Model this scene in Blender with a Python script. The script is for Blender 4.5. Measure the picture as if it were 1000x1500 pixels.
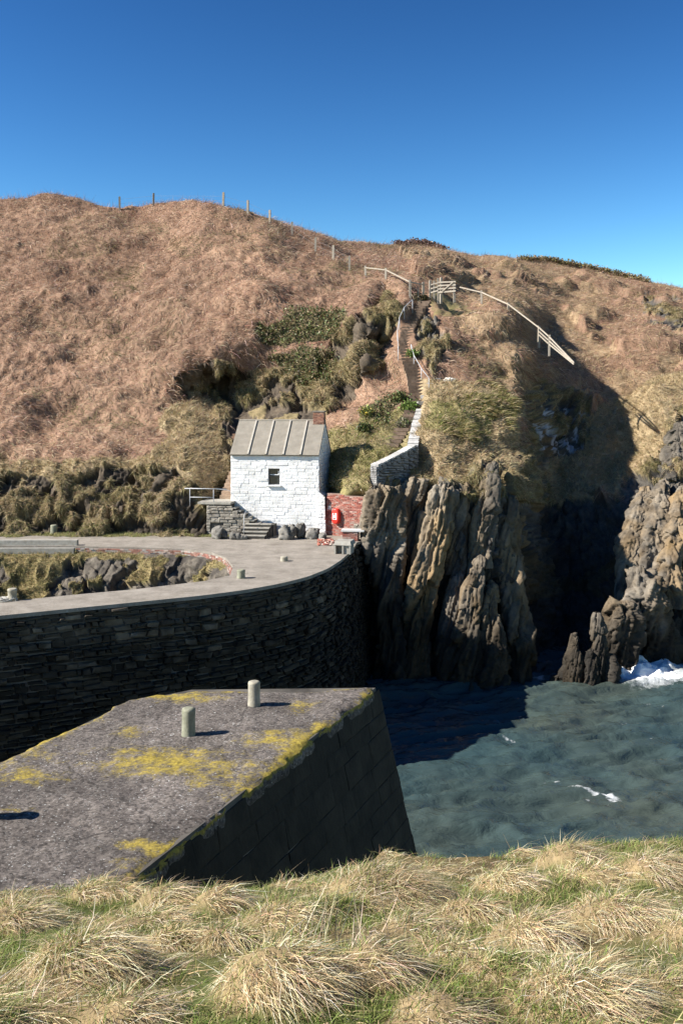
import bpy, math, random
import numpy as np
from mathutils import Matrix, Vector
from mathutils.geometry import tessellate_polygon

random.seed(7)
RNG = np.random.default_rng(7)
for o in list(bpy.data.objects):
    bpy.data.objects.remove(o)
SC = bpy.context.scene
COL = SC.collection

# ------------------------------------------------------------------ camera
CAM_Z, F, YH = 7.0, 1458.0, 595.0        # eye 7 m above the quay deck, 35 mm lens, level horizon row
cd = bpy.data.cameras.new('camera')
cam = bpy.data.objects.new('camera', cd)
COL.objects.link(cam)
cam.location = (0, 0, CAM_Z)
cam.rotation_euler = (math.radians(90), 0, 0)
cd.sensor_fit = 'HORIZONTAL'
cd.sensor_width = 24.0
cd.lens = 24.0 * F / 1000.0
cd.shift_y = -(750.0 - YH) / 1000.0
cd.clip_end = 6000
SC.camera = cam

# ------------------------------------------------------------------ sky and sun
SUN_EL, SUN_AZ = math.radians(37), math.radians(12.5)     # light travels to +x, slightly to +y
ldir = Vector((math.cos(SUN_AZ) * math.cos(SUN_EL), math.sin(SUN_AZ) * math.cos(SUN_EL), -math.sin(SUN_EL)))
W = bpy.data.worlds.new('World')
SC.world = W
W.use_nodes = True
nt = W.node_tree
bg = nt.nodes['Background']
sky = nt.nodes.new('ShaderNodeTexSky')
sky.sky_type = 'NISHITA'
sky.sun_disc = False
sky.sun_elevation = SUN_EL
tosun = -ldir
sky.sun_rotation = math.atan2(tosun.x, tosun.y)
sky.altitude = 0
sky.air_density = 1.0
sky.dust_density = 0.0
sky.ozone_density = 0.9
hs = nt.nodes.new('ShaderNodeHueSaturation')
hs.inputs['Saturation'].default_value = 1.16
hs.inputs['Value'].default_value = 0.475
hs.inputs['Hue'].default_value = 0.492
nt.links.new(sky.outputs[0], hs.inputs['Color'])
gm = nt.nodes.new('ShaderNodeGamma')
gm.inputs[1].default_value = 2.0
nt.links.new(hs.outputs[0], gm.inputs[0])
nt.links.new(gm.outputs[0], bg.inputs[0])
bg.inputs[1].default_value = 0.06
sd = bpy.data.lights.new('sun', 'SUN')
sd.energy = 5.0
sd.angle = math.radians(0.5)
sd.color = (1.0, 0.95, 0.87)
so = bpy.data.objects.new('sun', sd)
COL.objects.link(so)
so.rotation_euler = ldir.to_track_quat('-Z', 'Y').to_euler()
so.location = (-30, 0, 40)
SC.view_settings.view_transform = 'Standard'
SC.view_settings.look = 'None'
SC.view_settings.exposure = 1.15
SC.view_settings.gamma = 1.0
SC.render.engine = 'CYCLES'
SC.cycles.max_bounces = 4

# ------------------------------------------------------------------ helpers
def P(px, py, d):
    """a point at distance d (metres, along the view axis) in the direction of photo pixel px, py"""
    return np.array([(px - 500.0) / F * d, d, CAM_Z - (py - YH) / F * d])

def G(px, py, z=0.0):
    """the point of the level plane z that photo pixel px, py falls on"""
    return P(px, py, F * (CAM_Z - z) / (py - YH))

WM = {}
def tag(o, label=None, cat=None, group=None, kind=None):
    if label: o['label'] = label
    if cat: o['category'] = cat
    if group: o['group'] = group
    if kind: o['kind'] = kind
    return o

def empty(name, loc, label, cat, group=None):
    o = bpy.data.objects.new(name, None)
    COL.objects.link(o)
    o.empty_display_size = 0.2
    o.location = loc
    WM[o] = Matrix.Translation(Vector(loc))
    return tag(o, label, cat, group)

def adopt(o, parent):
    if parent is not None:
        o.parent = parent
        o.matrix_parent_inverse = WM[parent].inverted()

def mesh_data(name, V, faces, mat, col=None, smooth=False):
    me = bpy.data.meshes.new(name)
    V = np.asarray(V, dtype=np.float32)
    if isinstance(faces, np.ndarray):
        n, k = faces.shape
        me.vertices.add(len(V)); me.vertices.foreach_set('co', V.ravel())
        me.loops.add(n * k); me.loops.foreach_set('vertex_index', faces.astype(np.int32).ravel())
        me.polygons.add(n); me.polygons.foreach_set('loop_start', np.arange(0, n * k, k, dtype=np.int32))
        me.polygons.foreach_set('loop_total', np.full(n, k, dtype=np.int32))
        me.update(calc_edges=True)
    else:
        me.from_pydata([tuple(map(float, v)) for v in V], [], faces)
        me.update()
    me.validate()
    if col is not None:
        a = me.attributes.new('Col', 'FLOAT_COLOR', 'POINT')
        c = np.ones((len(V), 4), dtype=np.float32); c[:, :3] = col
        a.data.foreach_set('color', c.ravel())
    if smooth:
        me.polygons.foreach_set('use_smooth', np.ones(len(me.polygons), dtype=bool))
    if mat: me.materials.append(mat)
    return me

def mk(name, V, faces, mat, parent=None, col=None, smooth=False, recentre=True):
    V = np.asarray(V, dtype=float)
    c = np.zeros(3)
    if recentre:
        c = (V.min(0) + V.max(0)) / 2; c[2] = V[:, 2].min()
    me = mesh_data(name, V - c, faces, mat, col, smooth)
    o = bpy.data.objects.new(name, me)
    COL.objects.link(o)
    o.location = c
    WM[o] = Matrix.Translation(Vector(c))
    adopt(o, parent)
    return o

class MB:
    """collects simple solids in world coordinates"""
    def __init__(s): s.v, s.f = [], []
    def add(s, V, Fs):
        b = len(s.v); s.v += [list(map(float, v)) for v in V]; s.f += [[i + b for i in f] for f in Fs]; return s
    def hexa(s, p):      # 8 points: bottom 4 ccw, top 4 ccw
        return s.add(p, [(3, 2, 1, 0), (4, 5, 6, 7), (0, 1, 5, 4), (1, 2, 6, 5), (2, 3, 7, 6), (3, 0, 4, 7)])
    def box(s, M, lo, hi):
        x0, y0, z0 = lo; x1, y1, z1 = hi
        pts = [(x0, y0, z0), (x1, y0, z0), (x1, y1, z0), (x0, y1, z0), (x0, y0, z1), (x1, y0, z1), (x1, y1, z1), (x0, y1, z1)]
        return s.hexa([tuple(M @ Vector(p)) for p in pts])
    def tube(s, pts, r, n=8, r1=None, cap=True):
        pts = [Vector(p) for p in pts]; rings = []
        for i, p in enumerate(pts):
            t = (pts[min(i + 1, len(pts) - 1)] - pts[max(i - 1, 0)]).normalized()
            a = t.cross(Vector((0.31, 0.9, 0.27))).normalized(); b = t.cross(a)
            k = i / max(1, len(pts) - 1); rr = r + ((r1 if r1 is not None else r) - r) * k
            rings.append([tuple(p + a * rr * math.cos(2 * math.pi * j / n) + b * rr * math.sin(2 * math.pi * j / n)) for j in range(n)])
        V = [q for R in rings for q in R]; Fs = []
        for i in range(len(rings) - 1):
            for j in range(n):
                Fs.append((i * n + j, i * n + (j + 1) % n, (i + 1) * n + (j + 1) % n, (i + 1) * n + j))
        if cap:
            Fs.append(tuple(range(n))[::-1]); Fs.append(tuple((len(rings) - 1) * n + j for j in range(n)))
        return s.add(V, Fs)
    def lathe(s, c, prof, n=24):
        V, Fs = [], []
        for r, z in prof:
            V += [(c[0] + r * math.cos(2 * math.pi * j / n), c[1] + r * math.sin(2 * math.pi * j / n), c[2] + z) for j in range(n)]
        for i in range(len(prof) - 1):
            for j in range(n):
                Fs.append((i * n + j, i * n + (j + 1) % n, (i + 1) * n + (j + 1) % n, (i + 1) * n + j))
        Fs.append(tuple(range(n))[::-1]); Fs.append(tuple((len(prof) - 1) * n + j for j in range(n)))
        return s.add(V, Fs)
    def build(s, name, mat, parent=None, smooth=False, col=None):
        return mk(name, s.v, s.f, mat, parent, col, smooth)

# numpy noise -------------------------------------------------------
def _h(ix, iy, iz, k=0):
    n = (ix.astype(np.int64) * 374761393 + iy.astype(np.int64) * 668265263 + iz.astype(np.int64) * 2147483647 + k * 974634777) & 0xFFFFFFFF
    n = ((n ^ (n >> 13)) * 1274126177) & 0xFFFFFFFF
    n = ((n ^ (n >> 16)) * 2246822519) & 0xFFFFFFFF
    return ((n ^ (n >> 15)) & 0xFFFFFF) / float(0xFFFFFF)

def vnoise(p, k=0):
    """smooth value noise, about -1..1"""
    i = np.floor(p).astype(np.int64); f = p - i; u = f * f * f * (f * (f * 6 - 15) + 10)
    out = 0
    for dx in (0, 1):
        for dy in (0, 1):
            for dz in (0, 1):
                w = (u[:, 0] if dx else 1 - u[:, 0]) * (u[:, 1] if dy else 1 - u[:, 1]) * (u[:, 2] if dz else 1 - u[:, 2])
                out = out + w * _h(i[:, 0] + dx, i[:, 1] + dy, i[:, 2] + dz, k)
    return out * 2 - 1

def fbm(p, octs=4, k=0, gain=0.5):
    a, s, out = 1.0, 0.0, 0
    for o in range(octs):
        out = out + a * vnoise(p * (2.03 ** o) + 17.3 * o, k + o); s += a; a *= gain
    return out / s * 1.5

def cells(p, k=0):
    """cellular noise: random value of the nearest cell, vector to its centre, random tilt, edge distance"""
    i = np.floor(p).astype(np.int64); N = len(p)
    best = np.full(N, 1e9); sec = np.full(N, 1e9); val = np.zeros(N); loc = np.zeros((N, 3)); tilt = np.zeros((N, 3))
    for dx in (-1, 0, 1):
        for dy in (-1, 0, 1):
            for dz in (-1, 0, 1):
                c = i + np.array([dx, dy, dz])
                q = np.stack([c[:, a] + 0.15 + 0.7 * _h(c[:, 0], c[:, 1], c[:, 2], k + a) for a in range(3)], 1)
                v = p - q; dd = (v * v).sum(1)
                m = dd < best
                sec = np.where(m, best, np.minimum(sec, dd))
                best = np.where(m, dd, best)
                loc[m] = v[m]
                cm = c[m]
                val[m] = _h(cm[:, 0], cm[:, 1], cm[:, 2], k + 5)
                for a in range(3):
                    tilt[m, a] = _h(cm[:, 0], cm[:, 1], cm[:, 2], k + 7 + a) * 2 - 1
    return val, loc, tilt, np.sqrt(sec) - np.sqrt(best)

TH = math.radians(17)
def strata_coords(p):
    """rotate so that the third axis runs along the steep, right-leaning beds of the cliffs"""
    x = p[:, 0] * math.cos(TH) - p[:, 2] * math.sin(TH)
    z = p[:, 0] * math.sin(TH) + p[:, 2] * math.cos(TH)
    return np.stack([x, p[:, 1] + 0.3 * x, z], 1)

def crag(p, amp=1.0, big=1.0):
    """height of broken, bedded rock in metres"""
    q = strata_coords(p)
    q = q + 0.25 * np.stack([vnoise(p * 1.1, 50), vnoise(p * 1.1, 51), vnoise(p * 1.1, 52)], 1)
    h = 0
    for s, a, k in ((np.array([1.3, 1.6, 4.2]) * big, 0.85, 1), (np.array([0.5, 0.6, 1.5]), 0.36, 21), (np.array([0.19, 0.24, 0.5]), 0.12, 41)):
        v, l, t, e = cells(q / s, k)
        h = h + a * ((v - 0.5) + 0.55 * (l * t).sum(1)) - a * 0.25 * np.clip(0.12 - e, 0, 1) / 0.12
    return amp * (h + 0.06 * fbm(p * 5, 3, 60))

def crag_fine(p):
    q = strata_coords(p)
    q = q + 0.07 * np.stack([vnoise(p * 1.3, 53), vnoise(p * 1.3, 54), vnoise(p * 1.3, 55)], 1)
    h = 0
    for s, a, ck, k in ((np.array([0.62, 0.9, 5.0]), 0.66, 0.22, 3), (np.array([0.24, 0.34, 2.6]), 0.30, 0.12, 23), (np.array([0.11, 0.14, 0.9]), 0.11, 0.05, 43)):
        v, l, t, e = cells(q / s, k)
        h = h + a * ((v - 0.5) + 0.5 * (l * t).sum(1)) - ck * np.clip(0.10 - e, 0, 1) / 0.10
    return h

def inpoly(x, y, poly):
    r = np.zeros(x.shape, bool); n = len(poly)
    for a in range(n):
        x0, y0 = poly[a]; x1, y1 = poly[(a + 1) % n]
        c = ((y0 > y) != (y1 > y)) & (x < (x1 - x0) * (y - y0) / ((y1 - y0) if y1 != y0 else 1e-9) + x0)
        r ^= c
    return r

# materials ---------------------------------------------------------
def mat_new(name):
    m = bpy.data.materials.new(name); m.use_nodes = True
    n = m.node_tree.nodes; l = m.node_tree.links
    return m, n, l, n['Principled BSDF']

def N(n, t, **kw):
    x = n.new(t)
    for k, v in kw.items():
        if k in x.inputs: x.inputs[k].default_value = v
        else: setattr(x, k, v)
    return x

def noise_mat(name, c0, c1, scale=3.0, rough=0.85, bump=0.3, bscale=None, c2=None, obj_var=0.0, stretch=(1, 1, 1), detail=8, dist=0.02):
    """two or three colours mixed by noise, fine relief, per-object brightness variation"""
    m, n, l, b = mat_new(name)
    tc = N(n, 'ShaderNodeTexCoord'); mp = N(n, 'ShaderNodeMapping'); mp.inputs['Scale'].default_value = stretch
    geo = N(n, 'ShaderNodeNewGeometry')
    l.new(geo.outputs['Position'], mp.inputs[0])
    t = N(n, 'ShaderNodeTexNoise', Scale=scale, Detail=detail, Roughness=0.65)
    l.new(mp.outputs[0], t.inputs[0])
    r = N(n, 'ShaderNodeValToRGB'); r.color_ramp.elements[0].position = 0.33; r.color_ramp.elements[1].position = 0.68
    r.color_ramp.elements[0].color = (*c0, 1); r.color_ramp.elements[1].color = (*c1, 1)
    if c2: e = r.color_ramp.elements.new(0.8); e.color = (*c2, 1)
    l.new(t.outputs[0], r.inputs[0]); out = r.outputs[0]
    if obj_var:
        oi = N(n, 'ShaderNodeObjectInfo'); mr = N(n, 'ShaderNodeMapRange'); mr.inputs[3].default_value = 1 - obj_var; mr.inputs[4].default_value = 1 + obj_var
        hv = N(n, 'ShaderNodeHueSaturation'); l.new(oi.outputs['Random'], mr.inputs[0]); l.new(mr.outputs[0], hv.inputs['Value']); l.new(out, hv.inputs['Color']); out = hv.outputs[0]
    l.new(out, b.inputs['Base Color']); b.inputs['Roughness'].default_value = rough
    b.inputs['Specular IOR Level'].default_value = 0.25
    if bump:
        t2 = N(n, 'ShaderNodeTexNoise', Scale=bscale or scale * 4, Detail=6, Roughness=0.7); l.new(mp.outputs[0], t2.inputs[0])
        bp = N(n, 'ShaderNodeBump', Strength=bump, Distance=dist); l.new(t2.outputs[0], bp.inputs['Height']); l.new(bp.outputs[0], b.inputs['Normal'])
    return m

def attr_mat(name, rough=0.85, var=0.25, scale=6.0, bump=0.4, transl=0.0, spec=0.15, dist=0.05):
    """colour from the Col attribute with fine noise on top"""
    m, n, l, b = mat_new(name)
    a = N(n, 'ShaderNodeAttribute', attribute_name='Col')
    out = a.outputs['Color']
    geo = N(n, 'ShaderNodeNewGeometry')
    if var:
        t = N(n, 'ShaderNodeTexNoise', Scale=scale, Detail=8, Roughness=0.7); l.new(geo.outputs['Position'], t.inputs[0])
        mr = N(n, 'ShaderNodeMapRange'); mr.inputs[1].default_value = 0.3; mr.inputs[2].default_value = 0.7; mr.inputs[3].default_value = 1 - var; mr.inputs[4].default_value = 1 + var
        hv = N(n, 'ShaderNodeHueSaturation'); l.new(t.outputs[0], mr.inputs[0]); l.new(mr.outputs[0], hv.inputs['Value']); l.new(out, hv.inputs['Color']); out = hv.outputs[0]
        if bump:
            bp = N(n, 'ShaderNodeBump', Strength=bump, Distance=dist); l.new(t.outputs[0], bp.inputs['Height']); l.new(bp.outputs[0], b.inputs['Normal'])
    l.new(out, b.inputs['Base Color']); b.inputs['Roughness'].default_value = rough; b.inputs['Specular IOR Level'].default_value = spec
    if transl:
        tr = N(n, 'ShaderNodeBsdfTranslucent'); l.new(out, tr.inputs[0]); mx = N(n, 'ShaderNodeMixShader'); mx.inputs[0].default_value = transl
        l.new(b.outputs[0], mx.inputs[1]); l.new(tr.outputs[0], mx.inputs[2]); l.new(mx.outputs[0], n['Material Output'].inputs[0])
    return m

M_TERR = attr_mat('terrain_cover', var=0.35, scale=5.0, bump=0.6, dist=0.08)
M_ROCK = attr_mat('cliff_rock', var=0.35, scale=4.0, bump=0.7, dist=0.06, rough=0.75)
M_VEG = attr_mat('dry_stems', var=0, transl=0.25, rough=0.7)
M_LEAF = attr_mat('leaves', var=0, transl=0.2, rough=0.5, spec=0.3)

def concrete(name, c0, c1, lichen=0.0, grit=True):
    m, n, l, b = mat_new(name)
    geo = N(n, 'ShaderNodeNewGeometry'); pos = geo.outputs['Position']
    t1 = N(n, 'ShaderNodeTexNoise', Scale=1.1, Detail=12, Roughness=0.8); l.new(pos, t1.inputs[0])
    r = N(n, 'ShaderNodeValToRGB'); r.color_ramp.elements[0].position = 0.35; r.color_ramp.elements[1].position = 0.65
    r.color_ramp.elements[0].color = (*c0, 1); r.color_ramp.elements[1].color = (*c1, 1)
    l.new(t1.outputs[0], r.inputs[0])
    # grit: light pebbles and dark pits showing in the worn surface
    v = N(n, 'ShaderNodeTexVoronoi', Scale=24.0); l.new(pos, v.inputs['Vector'])
    sep = N(n, 'ShaderNodeSeparateColor'); l.new(v.outputs['Color'], sep.inputs[0])
    mr = N(n, 'ShaderNodeMapRange'); mr.inputs[3].default_value = 0.5; mr.inputs[4].default_value = 1.5; l.new(sep.outputs[0], mr.inputs[0])
    hv = N(n, 'ShaderNodeHueSaturation'); l.new(r.outputs[0], hv.inputs['Color'])
    if grit: l.new(mr.outputs[0], hv.inputs['Value'])
    out = hv.outputs[0]
    t3 = N(n, 'ShaderNodeTexNoise', Scale=22.0, Detail=4, Roughness=0.6); l.new(pos, t3.inputs[0])
    sp = N(n, 'ShaderNodeMapRange'); sp.inputs[1].default_value = 0.63; sp.inputs[2].default_value = 0.68; l.new(t3.outputs[0], sp.inputs[0])
    mx = N(n, 'ShaderNodeMix', data_type='RGBA'); mx.inputs['B'].default_value = (0.5, 0.5, 0.47, 1)
    l.new(sp.outputs[0], mx.inputs['Factor']); l.new(out, mx.inputs['A']); out = mx.outputs['Result']
    if lichen:
        tcr = N(n, 'ShaderNodeTexNoise', Scale=1.2, Detail=5, Roughness=0.6); l.new(pos, tcr.inputs[0])
        mxv = N(n, 'ShaderNodeMix', data_type='VECTOR'); mxv.inputs[0].default_value = 0.35; l.new(pos, mxv.inputs[4]); l.new(tcr.outputs[1], mxv.inputs[5])
        vc = N(n, 'ShaderNodeTexVoronoi', feature='DISTANCE_TO_EDGE', Scale=0.75); l.new(mxv.outputs[1], vc.inputs['Vector'])
        cm = N(n, 'ShaderNodeMapRange'); cm.inputs[1].default_value = 0.003; cm.inputs[2].default_value = 0.014; cm.inputs[3].default_value = 0.62; cm.inputs[4].default_value = 1.0; l.new(vc.outputs['Distance'], cm.inputs[0])
        ts = N(n, 'ShaderNodeTexNoise', Scale=0.45, Detail=5, Roughness=0.6); l.new(pos, ts.inputs[0])
        sm_ = N(n, 'ShaderNodeMapRange'); sm_.inputs[1].default_value = 0.35; sm_.inputs[2].default_value = 0.65; sm_.inputs[3].default_value = 0.68; sm_.inputs[4].default_value = 1.2; l.new(ts.outputs[0], sm_.inputs[0])
        mm = N(n, 'ShaderNodeMath', operation='MULTIPLY'); l.new(cm.outputs[0], mm.inputs[0]); l.new(sm_.outputs[0], mm.inputs[1])
        hc = N(n, 'ShaderNodeHueSaturation'); l.new(mm.outputs[0], hc.inputs['Value']); l.new(out, hc.inputs['Color']); out = hc.outputs[0]
        a = N(n, 'ShaderNodeAttribute', attribute_name='Col')
        sepa = N(n, 'ShaderNodeSeparateColor'); l.new(a.outputs['Color'], sepa.inputs[0])
        tl = N(n, 'ShaderNodeTexNoise', Scale=2.4, Detail=14, Roughness=0.88); l.new(pos, tl.inputs[0])
        ad = N(n, 'ShaderNodeMath', operation='ADD'); l.new(tl.outputs[0], ad.inputs[0]); l.new(sepa.outputs[0], ad.inputs[1])
        st = N(n, 'ShaderNodeMapRange'); st.inputs[1].default_value = 0.66; st.inputs[2].default_value = 0.76; l.new(ad.outputs[0], st.inputs[0])
        ty = N(n, 'ShaderNodeTexNoise', Scale=14.0, Detail=4); l.new(pos, ty.inputs[0])
        ry = N(n, 'ShaderNodeValToRGB'); ry.color_ramp.elements[0].position = 0.35; ry.color_ramp.elements[1].position = 0.7
        ry.color_ramp.elements[0].color = (0.20, 0.15, 0.035, 1); ry.color_ramp.elements[1].color = (0.42, 0.32, 0.06, 1); l.new(ty.outputs[0], ry.inputs[0])
        m2 = N(n, 'ShaderNodeMix', data_type='RGBA'); l.new(st.outputs[0], m2.inputs['Factor']); l.new(out, m2.inputs['A']); l.new(ry.outputs[0], m2.inputs['B']); out = m2.outputs['Result']
    l.new(out, b.inputs['Base Color']); b.inputs['Roughness'].default_value = 0.9; b.inputs['Specular IOR Level'].default_value = 0.15
    tb = N(n, 'ShaderNodeTexNoise', Scale=9.0, Detail=9, Roughness=0.75); l.new(pos, tb.inputs[0])
    bp = N(n, 'ShaderNodeBump', Strength=0.8, Distance=0.04); l.new(tb.outputs[0], bp.inputs['Height']); l.new(bp.outputs[0], b.inputs['Normal'])
    return m

M_DECK = concrete('quay_concrete', (0.165, 0.143, 0.115), (0.33, 0.292, 0.245), grit=False)
M_PIER = concrete('pier_concrete', (0.075, 0.063, 0.055), (0.17, 0.147, 0.128), lichen=1.0)
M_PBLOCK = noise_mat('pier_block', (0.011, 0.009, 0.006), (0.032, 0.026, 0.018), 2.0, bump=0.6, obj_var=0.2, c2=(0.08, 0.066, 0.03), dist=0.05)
def quay_stone_mat():
    m = noise_mat('quay_stone', (0.020, 0.015, 0.010), (0.115, 0.092, 0.066), 1.3, bump=0.9, obj_var=0.55, c2=(0.26, 0.235, 0.20), dist=0.05)
    n, l = m.node_tree.nodes, m.node_tree.links; b = n['Principled BSDF']; src = b.inputs['Base Color'].links[0].from_socket
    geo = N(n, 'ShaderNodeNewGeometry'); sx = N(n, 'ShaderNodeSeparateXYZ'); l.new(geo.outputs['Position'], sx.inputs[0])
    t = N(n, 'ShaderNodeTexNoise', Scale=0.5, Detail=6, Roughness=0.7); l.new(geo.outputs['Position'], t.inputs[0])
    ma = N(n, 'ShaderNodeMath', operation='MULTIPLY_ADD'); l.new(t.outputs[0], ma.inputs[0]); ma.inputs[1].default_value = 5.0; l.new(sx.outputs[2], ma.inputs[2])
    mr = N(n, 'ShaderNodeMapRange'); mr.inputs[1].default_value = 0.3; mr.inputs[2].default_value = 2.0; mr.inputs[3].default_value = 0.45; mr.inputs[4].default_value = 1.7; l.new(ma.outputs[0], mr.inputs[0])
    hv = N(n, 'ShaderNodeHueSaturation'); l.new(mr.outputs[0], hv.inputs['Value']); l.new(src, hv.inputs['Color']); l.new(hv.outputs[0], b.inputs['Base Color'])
    return m
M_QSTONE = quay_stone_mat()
M_QCORE = noise_mat('quay_mortar', (0.03, 0.026, 0.02), (0.14, 0.125, 0.105), 0.7, bump=0.6, c2=(0.30, 0.28, 0.25))
M_WHITE = noise_mat('white_paint', (0.60, 0.59, 0.56), (0.82, 0.81, 0.79), 1.1, bump=0.5, obj_var=0.06, bscale=14, dist=0.025)
M_WHITEC = noise_mat('white_paint_joints', (0.60, 0.59, 0.57), (0.82, 0.81, 0.79), 5.0, bump=0.6, bscale=12, stretch=(1, 1, 2.5), dist=0.03)
M_ROOF = noise_mat('mortared_slate', (0.19, 0.168, 0.135), (0.26, 0.232, 0.19), 2.5, bump=0.35, c2=(0.29, 0.26, 0.215), bscale=20)
M_RIB = noise_mat('roof_rib_mortar', (0.32, 0.29, 0.245), (0.42, 0.385, 0.33), 6, bump=0.3)
M_STONE = noise_mat('grey_rubble', (0.15, 0.13, 0.105), (0.33, 0.30, 0.25), 3.0, bump=0.6, obj_var=0.25, dist=0.03)
M_SLATE = noise_mat('slate_wall_stone', (0.12, 0.115, 0.11), (0.30, 0.29, 0.275), 3.0, bump=0.6, obj_var=0.3)
M_WOOD = noise_mat('weathered_timber', (0.26, 0.22, 0.17), (0.42, 0.37, 0.30), 4.0, bump=0.3, obj_var=0.12, stretch=(1, 1, 6))
M_STEP = noise_mat('step_timber_and_earth', (0.22, 0.15, 0.10), (0.38, 0.28, 0.20), 4.0, bump=0.4, obj_var=0.15)
M_RISER = noise_mat('step_timber_shadow_line', (0.10, 0.07, 0.05), (0.2, 0.145, 0.105), 4.0, bump=0.4, obj_var=0.2)  # riser wood darkened to paint in the thin shadow lines between steps
M_STEPC = noise_mat('step_concrete', (0.24, 0.22, 0.185), (0.38, 0.36, 0.31), 4.0, bump=0.4, obj_var=0.1)
M_STEEL = noise_mat('galvanised_steel', (0.34, 0.35, 0.36), (0.5, 0.5, 0.5), 8.0, rough=0.5, bump=0.1)
M_WIRE = noise_mat('fence_wire', (0.16, 0.16, 0.16), (0.26, 0.26, 0.26), 8.0, rough=0.6, bump=0)
M_ROPE = noise_mat('rope', (0.32, 0.30, 0.26), (0.5, 0.48, 0.43), 20.0, bump=0.4)
M_BOLL = noise_mat('bollard_concrete', (0.22, 0.20, 0.15), (0.37, 0.34, 0.27), 6.0, bump=0.7, c2=(0.42, 0.38, 0.24), bscale=25)
M_BOLLG = noise_mat('bollard_green_concrete', (0.16, 0.16, 0.11), (0.29, 0.285, 0.21), 6.0, bump=0.5, bscale=25)
M_RED = noise_mat('red_plastic', (0.62, 0.03, 0.02), (0.70, 0.045, 0.03), 3.0, rough=0.35, bump=0)
M_LABEL = noise_mat('white_label', (0.78, 0.78, 0.78), (0.82, 0.82, 0.82), 3.0, rough=0.5, bump=0)
M_FRAME = noise_mat('window_paint', (0.05, 0.055, 0.06), (0.09, 0.095, 0.10), 8.0, rough=0.5, bump=0.1)
M_BRICK = attr_mat('red_brick', var=0.3, scale=12.0, bump=0.3, dist=0.01)
M_MORTAR = noise_mat('brick_mortar', (0.22, 0.14, 0.11), (0.32, 0.23, 0.19), 5.0, bump=0.4)
M_QUARTZ = noise_mat('pale_slab', (0.45, 0.44, 0.42), (0.6, 0.59, 0.57), 5.0, bump=0.3)
mg, n_, l_, b_ = mat_new('window_glass')
b_.inputs['Base Color'].default_value = (0.02, 0.025, 0.03, 1); b_.inputs['Roughness'].default_value = 0.06
M_GLASS = mg
mg, n_, l_, b_ = mat_new('dark_interior')
b_.inputs['Base Color'].default_value = (0.03, 0.025, 0.02, 1); b_.inputs['Roughness'].default_value = 0.9
M_DARK = mg

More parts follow.
